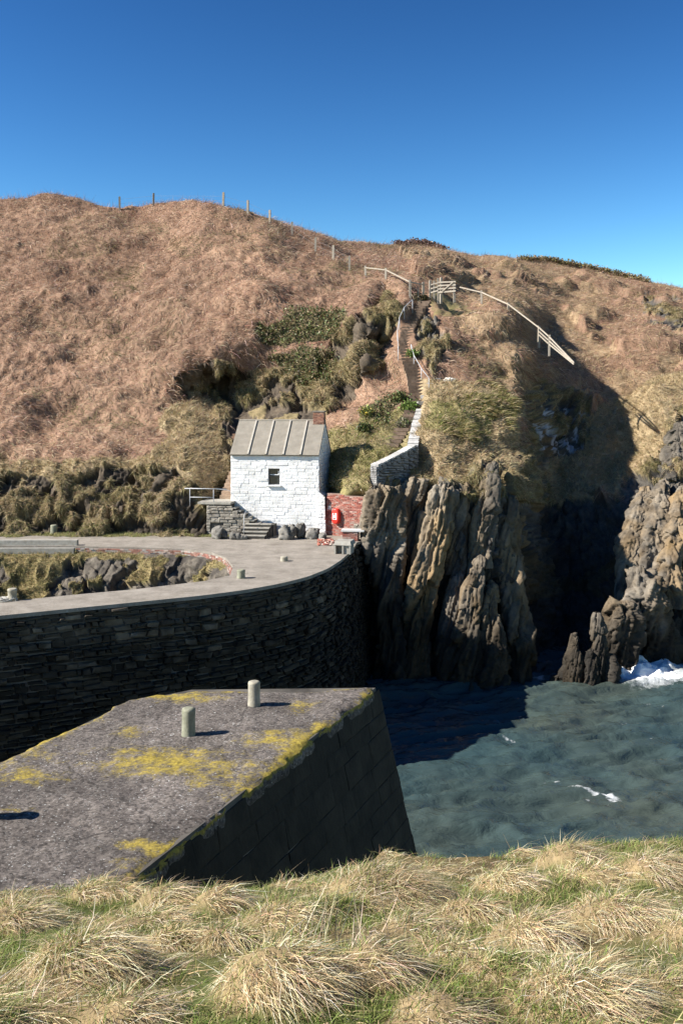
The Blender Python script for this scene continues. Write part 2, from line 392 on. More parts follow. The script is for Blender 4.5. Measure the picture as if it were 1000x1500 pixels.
# ================================================================== hillside and cliffs
# distances read off the ground: the bank and the cliff stand on the quay (z 0) and the water (z -7); the slope climbs at about 35 degrees
CTRL = np.array([
    # bank behind the road
    (-300, 790, 54), (-100, 786, 54.4), (0, 783, 54.8), (80, 783, 54.6), (150, 784, 54.4), (220, 785, 54.2), (280, 788, 53.9), (300, 788, 54.2),
    (-300, 695, 57.4), (-100, 692, 57.4), (0, 692, 57.5), (80, 690, 57.6), (150, 684, 57.9), (220, 672, 58.0), (255, 660, 58.4),
    (-100, 735, 56), (0, 735, 56.2), (100, 735, 56.2), (200, 735, 56), (270, 735, 55.2),
    # bracken slope
    (-300, 600, 64), (-300, 450, 75), (-300, 300, 92), (-100, 600, 64), (-100, 450, 75),
    (0, 600, 64), (0, 500, 71), (0, 400, 79), (0, 330, 86), (0, 286, 92), (100, 600, 64), (100, 500, 71), (100, 400, 79), (100, 330, 86), (100, 284, 92),
    (200, 600, 63.6), (200, 500, 71), (200, 400, 79.5), (200, 345, 86), (200, 300, 93), (300, 480, 70.2), (300, 400, 77.5), (300, 340, 84), (300, 294, 90), (260, 560, 66),
    (400, 440, 71.5), (400, 390, 77), (400, 340, 85), (430, 328, 92), (480, 400, 77.5), (480, 360, 88), (500, 345, 98), (450, 450, 71),
    # hollow behind the house
    (275, 548, 66.4), (320, 530, 67), (370, 500, 68.2), (420, 470, 69.8), (480, 460, 70.3), (540, 440, 71.2), (570, 440, 71.6),
    (290, 570, 68.6), (330, 560, 69.2), (400, 540, 68.2), (460, 510, 68.5), (510, 500, 68.2), (545, 490, 67.0), (558, 500, 68.6), (556, 525, 67.4), (540, 560, 64.3), (562, 548, 65.4), (400, 500, 68.8),
    (300, 600, 66.6), (350, 600, 67.2), (400, 590, 66.3), (450, 575, 66.2), (500, 550, 66.5), (536, 525, 65.3), (520, 590, 63.2), (480, 612, 62.6),
    (340, 640, 62), (400, 640, 61.5), (450, 640, 60.5), (260, 620, 62.0), (290, 640, 60.6), (320, 660, 60.0), (330, 700, 59.3), (300, 700, 57.2), (320, 735, 58.5), (320, 790, 57),
    (400, 700, 60), (440, 700, 59.8), (400, 800, 59.5), (440, 800, 59.3), (466, 740, 59), (462, 680, 59.8),
    # slope right of the house up to the steps
    (482, 680, 58.6), (482, 720, 57), (488, 650, 59.6), (500, 728, 54.2), (500, 700, 55.4), (540, 730, 53.5), (540, 690, 54.2), (520, 660, 57), (530, 630, 59), (560, 650, 57),
    (500, 795, 55.4), (530, 795, 54.9), (515, 760, 55.0), (540, 640, 58.3), (570, 600, 60.5), (560, 570, 62.8), (575, 530, 65.5), (582, 490, 68),
    (585, 640, 57.6), (600, 620, 59), (608, 600, 60.2), (612, 580, 61.4), (612, 562, 62.5), (600, 535, 64.3), (592, 510, 65.9), (594, 485, 67.7), (604, 462, 69.7), (618, 446, 71.3), (632, 436, 72.4),
    (560, 460, 70.4), (575, 445, 71.8), (560, 420, 75), (600, 415, 75),
    # headland
    (625, 500, 66.4), (640, 470, 69), (650, 445, 72.5), (640, 540, 63.5), (650, 570, 61.2), (690, 540, 64.0), (700, 500, 67.4), (740, 500, 68.4), (700, 450, 73.5), (745, 462, 73), (760, 515, 67.8), (740, 550, 64.6),
    (650, 620, 57.6), (690, 600, 59.6), (735, 600, 61), (620, 650, 56), (640, 680, 54.2), (690, 660, 56), (700, 690, 54.4), (730, 660, 57), (755, 620, 60.8), (762, 560, 65),
    (600, 692, 55.3), (575, 692, 54.7), (545, 715, 52.6), (560, 740, 52.5), (596, 740, 53.0), (640, 730, 52.6), (690, 730, 52.5), (735, 720, 53.6), (765, 700, 57.0),
    (545, 850, 52.4), (596, 850, 52.7), (660, 850, 51.8), (710, 850, 51.3), (750, 850, 52.2), (780, 850, 55.5), (560, 985, 51.9), (620, 990, 51.4), (680, 1000, 50.5), (735, 1003, 50.2), (765, 1000, 51.0), (792, 990, 53.6), (700, 780, 52.0), (740, 780, 53.0),
    # cove
    (775, 560, 68.5), (790, 540, 73), (800, 600, 72), (790, 660, 67), (840, 560, 77), (880, 560, 79), (850, 620, 73.5), (890, 640, 71.6), (800, 700, 67), (850, 700, 67.6), (895, 700, 67.4),
    (800, 760, 64), (850, 760, 64), (890, 760, 63.2), (820, 830, 61), (870, 830, 60.6), (820, 910, 58), (870, 910, 56.4), (820, 985, 54.6), (860, 1000, 51.6), (785, 760, 61.5),
    # far right slope and cliff
    (920, 660, 69.8), (950, 600, 74), (1000, 600, 72), (960, 500, 86), (900, 520, 85), (850, 500, 88), (800, 470, 92), (780, 500, 80), (850, 440, 104), (950, 450, 100), (1000, 470, 95), (1000, 440, 105), (760, 430, 92), (700, 410, 95), (650, 405, 88),
    (560, 385, 86), (620, 380, 96), (560, 352, 108), (620, 356, 118), (700, 370, 120), (800, 376, 122), (900, 398, 120), (1000, 418, 116), (1300, 475, 110),
    (930, 715, 64), (985, 690, 63.5), (960, 650, 67), (940, 800, 58.6), (1000, 800, 57), (920, 880, 55.6), (1000, 900, 54.4), (900, 1003, 51), (950, 990, 52), (1000, 980, 53), (960, 930, 53.6),
    (1300, 620, 68), (1300, 700, 62), (1300, 800, 56), (1300, 980, 53), (1150, 600, 70), (1150, 700, 62.5), (1150, 990, 52.6), (1150, 540, 80),
], dtype=float)

CREST = np.array([(-400, 300), (-150, 292), (0, 290), (40, 288), (85, 284), (115, 290), (150, 302), (180, 306), (230, 300), (280, 296), (310, 299), (335, 310), (380, 318), (430, 332),
                  (500, 352), (560, 360), (580, 359), (620, 357), (650, 365), (700, 374), (760, 378), (800, 381), (850, 392), (900, 402), (945, 412), (1000, 422), (1100, 440), (1400, 490)], dtype=float)

def rbf_fit(pts, c=14.0):
    xy = pts[:, :2]; v = np.log(pts[:, 2])
    def phi(a, b): return -np.sqrt(((a[:, None, :] - b[None, :, :]) ** 2).sum(2) + c * c) / 100
    n = len(xy); A = np.zeros((n + 3, n + 3)); A[:n, :n] = phi(xy, xy) - np.eye(n) * 0.012
    A[:n, n] = 1; A[:n, n + 1:] = xy / 1000; A[n, :n] = 1; A[n + 1:, :n] = (xy / 1000).T
    w = np.linalg.solve(A, np.concatenate([v, np.zeros(3)]))
    def ev(q):
        out = np.empty(len(q))
        for s in range(0, len(q), 40000):
            e = q[s:s + 40000]; out[s:s + 40000] = phi(e, xy) @ w[:n] + w[n] + (e / 1000) @ w[n + 1:]
        return np.exp(out)
    return ev
depth_at = rbf_fit(CTRL)

cols = np.concatenate([np.linspace(-330, -30, 40, endpoint=False), np.linspace(-30, 1030, 590), np.linspace(1030, 1320, 40)[1:]])
NR = 390
crest = np.interp(cols, CREST[:, 0], CREST[:, 1])
bott = np.interp(cols, [-400, 495, 560, 1400], [806, 806, 1030, 1030])
tt = np.linspace(0, 1, NR)
PX = np.repeat(cols[:, None], NR, 1)
PY = bott[:, None] + (crest - bott)[:, None] * tt[None, :]
D = depth_at(np.stack([PX.ravel(), PY.ravel()], 1)).reshape(PX.shape)
X = (PX - 500) / F * D; Y = D; Z = CAM_Z - (PY - YH) / F * D
# the far side of the crest
back = []
for k, (dd, dz) in enumerate(((1.5, 0.1), (4, 0.0), (10, -1.0), (25, -4.0), (60, -14.0), (120, -30.0))):
    s = 1 + dd / D[:, -1]
    back.append(np.stack([X[:, -1] * s, Y[:, -1] * s, Z[:, -1] + dz], 1))
T = np.stack([X, Y, Z], 2)
T = np.concatenate([T, np.stack(back, 1)], 1)
PXf = np.concatenate([PX, np.repeat(cols[:, None], len(back), 1)], 1)
PYf = np.concatenate([PY, np.repeat(crest[:, None], len(back), 1)], 1)
NC, NRR = T.shape[:2]

def grid_normals(T):
    du = np.gradient(T, axis=0); dv = np.gradient(T, axis=1)
    n = np.cross(du, dv)
    return n / (np.linalg.norm(n, axis=2, keepdims=True) + 1e-9)
NRM = grid_normals(T)            # columns run right, rows run up: normals face the viewer
q = T.reshape(-1, 3)
# where rock, turf, bracken and ivy are: ragged outlines
wob = 14 * fbm(q * 0.45, 4, 70), 14 * fbm(q * 0.45, 4, 75)
jx = PXf.ravel() + wob[0]; jy = PYf.ravel() + wob[1]
ROCK_POLY = [
    [(-400, 690), (-100, 695), (60, 705), (150, 694), (215, 690), (260, 690), (300, 715), (310, 800), (-400, 800)],
    [(262, 545), (320, 520), (350, 545), (420, 548), (455, 560), (470, 530), (500, 480), (540, 450), (575, 435), (575, 480), (560, 520), (500, 590), (470, 625), (330, 625), (310, 590), (275, 590)],
    [(322, 640), (345, 600), (345, 800), (325, 800), (318, 700)],
    [(540, 700), (560, 695), (620, 690), (660, 712), (690, 690), (712, 665), (740, 700), (762, 640), (775, 560), (870, 590), (865, 665), (800, 680), (800, 725), (900, 745), (912, 700), (955, 690), (985, 630), (1010, 600), (1330, 600), (1330, 1100), (540, 1100)],
    [(606, 470), (640, 462), (648, 500), (636, 560), (614, 520)],
    [(940, 430), (1000, 455), (1000, 500), (950, 460)],
]
rock = np.zeros(len(q), bool)
for pl in ROCK_POLY: rock |= inpoly(jx, jy, pl)
IVY_POLY = [[(378, 470), (440, 452), (500, 445), (500, 500), (440, 500), (382, 492)], [(395, 520), (440, 505), (500, 520), (490, 570), (440, 575), (410, 550)], [(540, 600), (570, 570), (590, 590), (560, 640)]]
ivy = np.zeros(len(q), bool)
for pl in IVY_POLY: ivy |= inpoly(jx, jy, pl)
GREEN_POLY = [[(480, 735), (480, 650), (540, 610), (600, 600), (605, 650), (545, 735)], [(620, 630), (640, 600), (690, 590), (730, 610), (720, 640), (680, 650)], [(620, 440), (660, 435), (720, 455), (640, 462)], [(-400, 772), (310, 775), (310, 800), (-400, 800)]]
green = np.zeros(len(q), bool)
for pl in GREEN_POLY: green |= inpoly(jx, jy, pl)
STRAW_POLY = [[(610, 560), (690, 560), (760, 590), (745, 700), (620, 715), (600, 660)], [(780, 660), (890, 600), (960, 560), (1330, 540), (1330, 640), (990, 640), (950, 700), (905, 740), (790, 735)],
              [(250, 590), (330, 600), (335, 760), (300, 770), (215, 700)], [(480, 735), (480, 650), (540, 610), (600, 600), (605, 650), (545, 735)], [(-400, 688), (150, 684), (265, 655), (310, 800), (-400, 800)]]
straw = np.zeros(len(q), bool)
for pl in STRAW_POLY: straw |= inpoly(jx, jy, pl)
farhill = jx > 640 + (jy - 440) * 0.8
bankz = inpoly(jx, jy, ROCK_POLY[0]) | inpoly(jx, jy, ROCK_POLY[1]) | inpoly(jx, jy, ROCK_POLY[2])
cliff = rock & ~bankz
# turf cushions that cling to the rock
cush = fbm(q * np.array([0.9, 0.9, 0.75]), 3, 90)
cush_on = (bankz & (cush > 0.06)) | (rock & ~bankz & (jy < 735) & (cush > 0.22))

lump = fbm(q * 0.33, 4, 30)
hum = 1 - np.abs(fbm(q * 0.8, 3, 35))
h_soft = 0.6 * lump + 0.12 * hum + 0.06 * fbm(q * 2.6, 3, 38)
cr = crag(q)
crf = crag_fine(q)
cr = np.where(bankz, cr + 0.5 * crf, 0.55 * cr + 0.95 * crf)
ball = 1 - np.abs(vnoise(q * 1.25, 95)) * 1.0 - 0.5 * np.abs(vnoise(q * 2.7, 96))
h = np.where(rock, np.where(cliff, 1.1, 0.85) * cr, h_soft)
h = np.where(cush_on, 0.25 * cr + 0.8 * ball + 0.15, h)
h = np.where(straw & ~rock, 0.6 * h_soft + 0.3 * ball, h)
# keep steps, walls and house clear of lumps
calm = np.exp(-(((PXf.ravel() - np.interp(PYf.ravel(), [436, 462, 485, 510, 535, 562, 600, 620, 650], [632, 604, 594, 592, 600, 612, 608, 600, 580])) / 16) ** 2)) * ((PYf.ravel() > 425) & (PYf.ravel() < 660))
calm = np.maximum(calm, inpoly(PXf.ravel(), PYf.ravel(), [(470, 715), (545, 715), (545, 800), (470, 800)]) * 0.85)
calm = np.maximum(calm, inpoly(PXf.ravel(), PYf.ravel(), [(336, 600), (478, 600), (478, 810), (336, 810)]) * 0.7)
h = h * (1 - calm)
far = np.clip((T[:, :, 1].ravel() - 75) / 40, 0, 1)
h = h * (1 - 0.75 * far)
hag = np.clip(fbm(q * np.array([0.28, 0.28, 0.5]), 3, 37) - 0.12, 0, 1)
h = h + (farhill & ~rock & ~inpoly(PXf.ravel(), PYf.ravel(), [(655, 415), (770, 415), (880, 510), (880, 580), (655, 580)]) & (PYf.ravel() > np.interp(PXf.ravel(), cols, crest) + 12)) * 2.2 * np.minimum(hag, 0.45)
bl = h.reshape(NC, NRR)
bl[:, 1:-1] = 0.2 * bl[:, :-2] + 0.6 * bl[:, 1:-1] + 0.2 * bl[:, 2:]
T2 = T + NRM * bl[:, :, None]
q2 = T2.reshape(-1, 3)
# albedo of what grows or lies there
def mixc(a, b, t): return np.asarray(a)[None, :] * (1 - t[:, None]) + np.asarray(b)[None, :] * t[:, None]
nz = np.clip(0.5 + 0.5 * fbm(q * 0.7, 4, 110), 0, 1); nz2 = np.clip(0.5 + 0.6 * fbm(q * 2.2, 4, 120), 0, 1); nz3 = np.clip(0.5 + 0.6 * fbm(q * 0.16, 3, 125), 0, 1)
c_br = mixc((0.175, 0.102, 0.066), (0.28, 0.18, 0.118), nz2) ; c_br = c_br * (0.8 + 0.4 * nz3[:, None])
c_st = mixc((0.21, 0.155, 0.085), (0.34, 0.26, 0.155), nz2)
c_gr = mixc((0.13, 0.13, 0.045), (0.24, 0.20, 0.09), nz)
c_rk = mixc((0.035, 0.033, 0.032), (0.14, 0.125, 0.105), np.clip(nz * 0.6 + nz2 * 0.5, 0, 1))
wet = np.clip((q[:, 2] + 2.5) / 4.0, 0, 1)          # tide-wetted, weed-dark rock low down
c_rk = c_rk * (0.42 + 0.58 * wet[:, None])
c_rk = np.where(bankz[:, None], c_rk * np.array([0.85, 0.74, 0.62]), c_rk)
c_rk = np.where((cliff & (nz3 > 0.62) & (q[:, 2] > -4))[:, None], c_rk * np.array([1.5, 1.2, 0.8]), c_rk)   # ochre lichen
whitep = inpoly(jx, jy, [(778, 590), (865, 595), (862, 665), (800, 668)]) & (fbm(q * np.array([1.6, 1.6, 0.5]), 3, 130) > 0.15)
c_rk = np.where(whitep[:, None], np.array([0.36, 0.36, 0.37]), c_rk)
colr = c_br
colr = np.where((farhill & (nz3 + 0.3 * nz > 0.55))[:, None], 0.55 * c_st + 0.45 * c_br, colr)
colr = np.where(straw[:, None], c_st, colr)
gm = np.clip(green * (nz * 1.3), 0, 1)[:, None]
colr = colr * (1 - gm) + c_gr * gm
colr = np.where(rock[:, None], c_rk, colr)
colr = np.where(cush_on[:, None], mixc((0.13, 0.105, 0.05), (0.24, 0.185, 0.10), nz2), colr)
colr = np.where(ivy[:, None], np.array([0.085, 0.07, 0.035]), colr)
idx = np.arange(NC * NRR).reshape(NC, NRR)
faces = np.stack([idx[:-1, :-1], idx[1:, :-1], idx[1:, 1:], idx[:-1, 1:]], 2).reshape(-1, 4)
hill = mk('hillside', q2, faces, M_TERR, col=colr, smooth=False, recentre=False)
tag(hill, 'bracken covered hillside with rocky sea cliffs and cove', 'hill', kind='structure')

# ================================================================== water
def axis(parts):
    out = []
    for a, b, n in parts: out += list(np.linspace(a, b, n, endpoint=False))
    return np.array(out + [parts[-1][1]])
wx = axis([(-2500, -60, 12), (-60, -14, 30), (-14, 0, 40), (0, 27, 205), (27, 60, 40), (60, 3000, 14)])
wy = axis([(-400, 10, 10), (10, 27, 50), (27, 57, 250), (57, 80, 12), (80, 3500, 12)])
WX, WY = np.meshgrid(wx, wy, indexing='ij')
wp = np.stack([WX.ravel(), WY.ravel(), np.zeros(WX.size)], 1)
near = np.clip(1 - np.maximum(np.abs(wp[:, 0] - 12) - 22, 0) / 20, 0, 1) * np.clip(1 - np.maximum(np.abs(wp[:, 1] - 42) - 22, 0) / 15, 0, 1)
wr = np.stack([wp[:, 0] * 0.95 + wp[:, 1] * 0.3, wp[:, 1] * 0.95 - wp[:, 0] * 0.3, wp[:, 2]], 1)
wh = 0.22 * fbm(wr * np.array([0.16, 0.42, 1]), 2, 200) + 0.46 * (0.5 - np.abs(fbm(wr * np.array([0.30, 1.15, 1]), 3, 210))) + 0.12 * (0.5 - np.abs(fbm(wr * np.array([0.8, 2.9, 1]), 3, 220)))
foam = np.zeros(len(wp))
def blob(px, py, rx, ry, amt, z=-7.0, rot=0.0):
    c = G(px, py, z); dx = wp[:, 0] - c[0]; dy = wp[:, 1] - c[1]
    a, b = dx * math.cos(rot) + dy * math.sin(rot), -dx * math.sin(rot) + dy * math.cos(rot)
    return amt * np.exp(-((a / rx) ** 2 + (b / ry) ** 2))
surf = blob(938, 992, 1.3, 1.4, 0.72) + blob(980, 986, 1.6, 0.9, 0.5) + blob(918, 1000, 0.7, 0.9, 0.4)
foam += surf * 1.0 + blob(950, 1006, 2.6, 1.3, 0.34) + blob(990, 1000, 1.8, 0.8, 0.3) + blob(600, 994, 1.6, 0.5, 0.5) + blob(575, 997, 0.8, 0.5, 0.4) + blob(785, 993, 0.5, 0.6, 0.55) + blob(735, 1004, 1.2, 0.3, 0.3)
foam += blob(885, 1168, 0.62, 0.16, 0.85, rot=-0.75) + blob(898, 1177, 0.3, 0.1, 0.7, rot=-0.6) + blob(808, 1148, 0.35, 0.13, 0.6, rot=-0.4) + blob(845, 1158, 0.5, 0.08, 0.5, rot=-0.4)
foam += blob(745, 1092, 0.5, 0.12, 0.55, rot=-1.0) + blob(925, 1068, 0.6, 0.35, 0.42) + blob(860, 1178, 0.1, 0.1, 0.5) + blob(940, 1035, 1.2, 0.2, 0.3)
wh = wh * near + surf * (0.75 + 0.5 * fbm(wp * 1.3, 3, 230)) + 0.12 * foam * fbm(wp * 4, 2, 235)
wp[:, 2] = -7.0 + wh
ix = np.arange(WX.size).reshape(WX.shape)
wf = np.stack([ix[:-1, :-1], ix[1:, :-1], ix[1:, 1:], ix[:-1, 1:]], 2).reshape(-1, 4)
m, n, l, b = mat_new('sea_water')
a = N(n, 'ShaderNodeAttribute', attribute_name='Col'); geo = N(n, 'ShaderNodeNewGeometry')
tf = N(n, 'ShaderNodeTexNoise', Scale=3.4, Detail=12, Roughness=0.85); l.new(geo.outputs['Position'], tf.inputs[0])
sa = N(n, 'ShaderNodeSeparateColor'); l.new(a.outputs['Color'], sa.inputs[0])
ad = N(n, 'ShaderNodeMath', operation='ADD'); l.new(sa.outputs[0], ad.inputs[0]); l.new(tf.outputs[0], ad.inputs[1])
st = N(n, 'ShaderNodeMapRange'); st.inputs[1].default_value = 0.74; st.inputs[2].default_value = 1.2; l.new(ad.outputs[0], st.inputs[0])
tw = N(n, 'ShaderNodeTexNoise', Scale=0.12, Detail=3); l.new(geo.outputs['Position'], tw.inputs[0])
rw = N(n, 'ShaderNodeValToRGB'); rw.color_ramp.elements[0].position = 0.35; rw.color_ramp.elements[1].position = 0.65
rw.color_ramp.elements[0].color = (0.032, 0.058, 0.062, 1); rw.color_ramp.elements[1].color = (0.050, 0.064, 0.054, 1); l.new(tw.outputs[0], rw.inputs[0])
mx = N(n, 'ShaderNodeMix', data_type='RGBA'); mx.inputs['B'].default_value = (0.78, 0.80, 0.80, 1); l.new(st.outputs[0], mx.inputs['Factor']); l.new(rw.outputs[0], mx.inputs['A'])
l.new(mx.outputs['Result'], b.inputs['Base Color'])
rr = N(n, 'ShaderNodeMapRange'); rr.inputs[3].default_value = 0.05; rr.inputs[4].default_value = 0.8; l.new(st.outputs[0], rr.inputs[0]); l.new(rr.outputs[0], b.inputs['Roughness'])
b.inputs['IOR'].default_value = 1.33
mpw = N(n, 'ShaderNodeMapping'); mpw.inputs['Scale'].default_value = (0.8, 2.0, 1); mpw.inputs['Rotation'].default_value = (0, 0, 0.3); l.new(geo.outputs['Position'], mpw.inputs[0])
tb = N(n, 'ShaderNodeTexNoise', Scale=1.0, Detail=5, Roughness=0.55, Distortion=0.6); l.new(mpw.outputs[0], tb.inputs[0])
bp = N(n, 'ShaderNodeBump', Strength=0.9, Distance=0.2); l.new(tb.outputs[0], bp.inputs['Height']); l.new(bp.outputs[0], b.inputs['Normal'])
M_SEA = m
sea = mk('sea_water', wp, wf, M_SEA, col=np.repeat(foam[:, None], 3, 1), smooth=True, recentre=False)
tag(sea, 'green grey sea water with small waves and white foam', 'sea', kind='structure')

# ================================================================== stones for walls: shared templates
def stone_templates(k, mat, rough=0.10, seed=0):
    rs = np.random.default_rng(seed); out = []
    for i in range(k):
        c = 0.13 + 0.08 * rs.random()
        base = [(-.5, 0, -.5), (.5, 0, -.5), (.5, 0, .5), (-.5, 0, .5)]
        mid = [(x, -0.62, z) for x, _, z in base]
        fr = [(x * (1 - c * 0.6), -1.0, z * (1 - 1.6 * c)) for x, _, z in base]
        V = np.array(base + mid + fr, float); V += (rs.random(V.shape) - .5) * np.array([rough, 0.25, rough * 1.6])
        V[:4, 1] = 0.3
        Fs = [(0, 1, 5, 4), (1, 2, 6, 5), (2, 3, 7, 6), (3, 0, 4, 7), (4, 5, 9, 8), (5, 6, 10, 9), (6, 7, 11, 10), (7, 4, 8, 11), (8, 9, 10, 11)]
        out.append((V, Fs, mesh_data('stone', V, Fs, mat)))
    return out

def place_stones(parent, items, temps, mat, limit=300, name='stone'):
    """items: centre, along, outward normal, up, width, height, proud; the largest in view become parts, the rest one joined part"""
    def seen(it):
        c = it[0]; return it[4] * it[5] / max(c[1], 1) ** 2
    items = sorted(items, key=seen, reverse=True)
    rest = MB()
    for i, (c, u, nn, v, w, hgt, dep) in enumerate(items):
        Vt, Fs, me = temps[random.randrange(len(temps))]
        if i < limit:
            o = bpy.data.objects.new(name, me); COL.objects.link(o)
            Mx = Matrix(((u[0] * w, -nn[0] * dep, v[0] * hgt, c[0]), (u[1] * w, -nn[1] * dep, v[1] * hgt, c[1]), (u[2] * w, -nn[2] * dep, v[2] * hgt, c[2]), (0, 0, 0, 1)))
            o.parent = parent; o.matrix_parent_inverse = WM[parent].inverted(); o.matrix_basis = Mx
        else:
            pts = [np.asarray(c) + np.asarray(u) * w * p[0] - np.asarray(nn) * dep * p[1] + np.asarray(v) * hgt * p[2] for p in Vt]
            rest.add(pts, Fs)
    if rest.v:
        o = rest.build(name + '_infill', mat, parent); o['kind'] = 'stuff'

def courses(L, H, ch, sl, gap=0.02, keep=None, seed=1, z0=0.0):
    """random coursed rubble on an L by H sheet: (u, v, w, h) rectangles"""
    rs = random.Random(seed); out = []; z = z0
    while z < H - 0.03:
        hh = min(rs.uniform(*ch), H - z); u = -rs.uniform(0, sl[0])
        while u < L:
            w = rs.uniform(*sl); a, b2 = max(u, 0), min(u + w, L)
            if b2 - a > 0.08:
                r = (0.5 * (a + b2), z + hh / 2, b2 - a - gap, hh - gap * 0.8)
                if keep is None or keep(*r): out.append(r)
            u += w
        z += hh
    return out

# ================================================================== quay on the far side
OUT = [(-330, 935), (-120, 913), (0, 902), (100, 892), (200, 882), (300, 872), (360, 864), (410, 855), (450, 845), (480, 833), (500, 820), (512, 809), (519, 801), (523, 793)]
def smooth_path(pts, n):
    pts = np.array(pts); s = np.concatenate([[0], np.cumsum(np.linalg.norm(np.diff(pts, axis=0), axis=1))])
    t = np.linspace(0, s[-1], n * 4); Q = np.stack([np.interp(t, s, pts[:, i]) for i in range(pts.shape[1])], 1)
    for _ in range(10): Q[1:-1] = 0.25 * Q[:-2] + 0.5 * Q[1:-1] + 0.25 * Q[2:]
    return Q[::4] if len(Q[::4]) > 2 else Q
outp = smooth_path([G(*p)[:2] for p in OUT], 60)
HB = [(-330, 801), (0, 800), (110, 800), (200, 802), (270, 804), (310, 809), (332, 818), (341, 830)]
HF = [(337, 843), (300, 851), (200, 863), (100, 872), (0, 882), (-330, 905)]
hb = [G(*p)[:2] for p in HB]; hf = [G(*p)[:2] for p in HF]
end = [np.array([1.75, 52.8]), np.array([1.9, 56.5])]
backl = [np.array([-1, 60.0]), np.array([-34, 60.0])]
poly = [tuple(p) for p in outp] + [tuple(p) for p in end] + [tuple(p) for p in backl] + [tuple(p) for p in hb] + [tuple(p) for p in hf]
quay = empty('harbour_quay', (0, 44, -8), 'curved dark stone harbour quay with pale concrete deck beside the white house', 'quay')
tri = tessellate_polygon([[Vector((x, y, 0)) for x, y in poly]])
nP = len(poly); V = [(x, y, 0.0) for x, y in poly] + [(x, y, -0.13) for x, y in poly]
Fs = []
for t in tri:
    a, b2, c = [np.array(poly[i]) for i in t]
    up = np.cross(b2 - a, c - a) > 0
    t = t if up else t[::-1]
    Fs.append(tuple(t)); Fs.append(tuple(i + nP for i in t[::-1]))
for i in range(nP):
    j = (i + 1) % nP; Fs.append((j, i, i + nP, j + nP))
mk('deck', V, Fs, M_DECK, quay)
# wall under the deck: outer face battered a little, 8 m to the sea bed
def wall_sheet(path, z0, z1, batter, side):
    path = np.asarray(path); t = np.gradient(path, axis=0); t /= np.linalg.norm(t, axis=1, keepdims=True)
    nn = np.stack([t[:, 1], -t[:, 0]], 1) * side
    return path, t, nn
pth, tn, nn = wall_sheet(np.concatenate([outp, [np.array([1.6, 53.2])]]), -8.5, -0.28, 0.07, 1)
inset = 0.10
V, Fs = [], []
for i in range(len(pth)):
    for z in (-0.13, -4, -9.0):
        p = pth[i] + nn[i] * (-inset + 0.07 * (-0.28 - z)); V.append((p[0], p[1], z))
for i in range(len(pth) - 1):
    for k in range(2):
        a = i * 3 + k; Fs.append((a, a + 1, a + 4, a + 3))
mk('wall_core', V, Fs, M_QCORE, quay)
seg = np.linalg.norm(np.diff(pth, axis=0), axis=1); ss = np.concatenate([[0], np.cumsum(seg)])
items = []
u_start = ss[np.argmin(np.abs(pth[:, 0] - (-13.5)))]
for (u, v, w, hh) in courses(ss[-1], 6.9, (0.08, 0.25), (0.18, 0.70), 0.035, seed=3):
    if u < u_start: continue
    z = -0.14 - v
    p = np.array([np.interp(u, ss, pth[:, k]) for k in (0, 1)]); nrm = np.array([np.interp(u, ss, nn[:, k]) for k in (0, 1)]); nrm /= np.linalg.norm(nrm)
    c = p + nrm * (-inset + 0.07 * (-0.28 - z))
    items.append(((c[0], c[1], z + random.uniform(-.015, .015)), (-nrm[1], nrm[0], random.uniform(-.03, .03)), (nrm[0], nrm[1], 0.07), (nrm[0] * -0.07, nrm[1] * -0.07, 1), w * random.uniform(.9, 1.02), hh * random.uniform(0.65, 1.15), random.uniform(0.02, 0.26)))
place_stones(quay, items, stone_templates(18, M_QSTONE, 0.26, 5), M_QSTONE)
# the inner side of the front arm (towards the basin)
V = []; Fs = []
ip = hf[::-1]
for i, p in enumerate(ip):
    V += [(p[0], p[1] - 0.03, -0.28), (p[0], p[1] - 0.03, -9)]
for i in range(len(ip) - 1): Fs.append((2 * i, 2 * i + 2, 2 * i + 3, 2 * i + 1))
mk('inner_wall', V, Fs, M_QCORE, quay)
# kerb upstand of the road along the basin, then a brick course
def strip(path, w, z0, z1, side=1):
    path = [np.asarray(p) for p in path]; mbx = MB(); n = len(path); L = []
    for i in range(n):
        t = path[min(i + 1, n - 1)] - path[max(i - 1, 0)]; t /= np.linalg.norm(t); nv = np.array([t[1], -t[0]]) * side
        a, b2 = path[i], path[i] + nv * w
        L += [(a[0], a[1], z0), (b2[0], b2[1], z0), (b2[0], b2[1], z1), (a[0], a[1], z1)]
    Fq = []
    for i in range(n - 1):
        for k in range(4):
            Fq.append((i * 4 + k, i * 4 + (k + 1) % 4, (i + 1) * 4 + (k + 1) % 4, (i + 1) * 4 + k))
    Fq += [(0, 3, 2, 1), tuple((n - 1) * 4 + k for k in range(4))]
    return mbx.add(L, Fq)
kb = [G(*p)[:2] + np.array([0, 0.05]) for p in [(-330, 800.5), (-100, 800), (0, 799.8), (60, 799.6), (112, 799.6)]]
strip(kb, 0.35, 0.004, 0.27, -1).build('kerb', M_STEPC, quay)
strip([p + np.array([0, -0.28]) for p in kb], 0.3, -0.6, -0.05, 1).build('kerb_ledge', M_STEPC, quay)

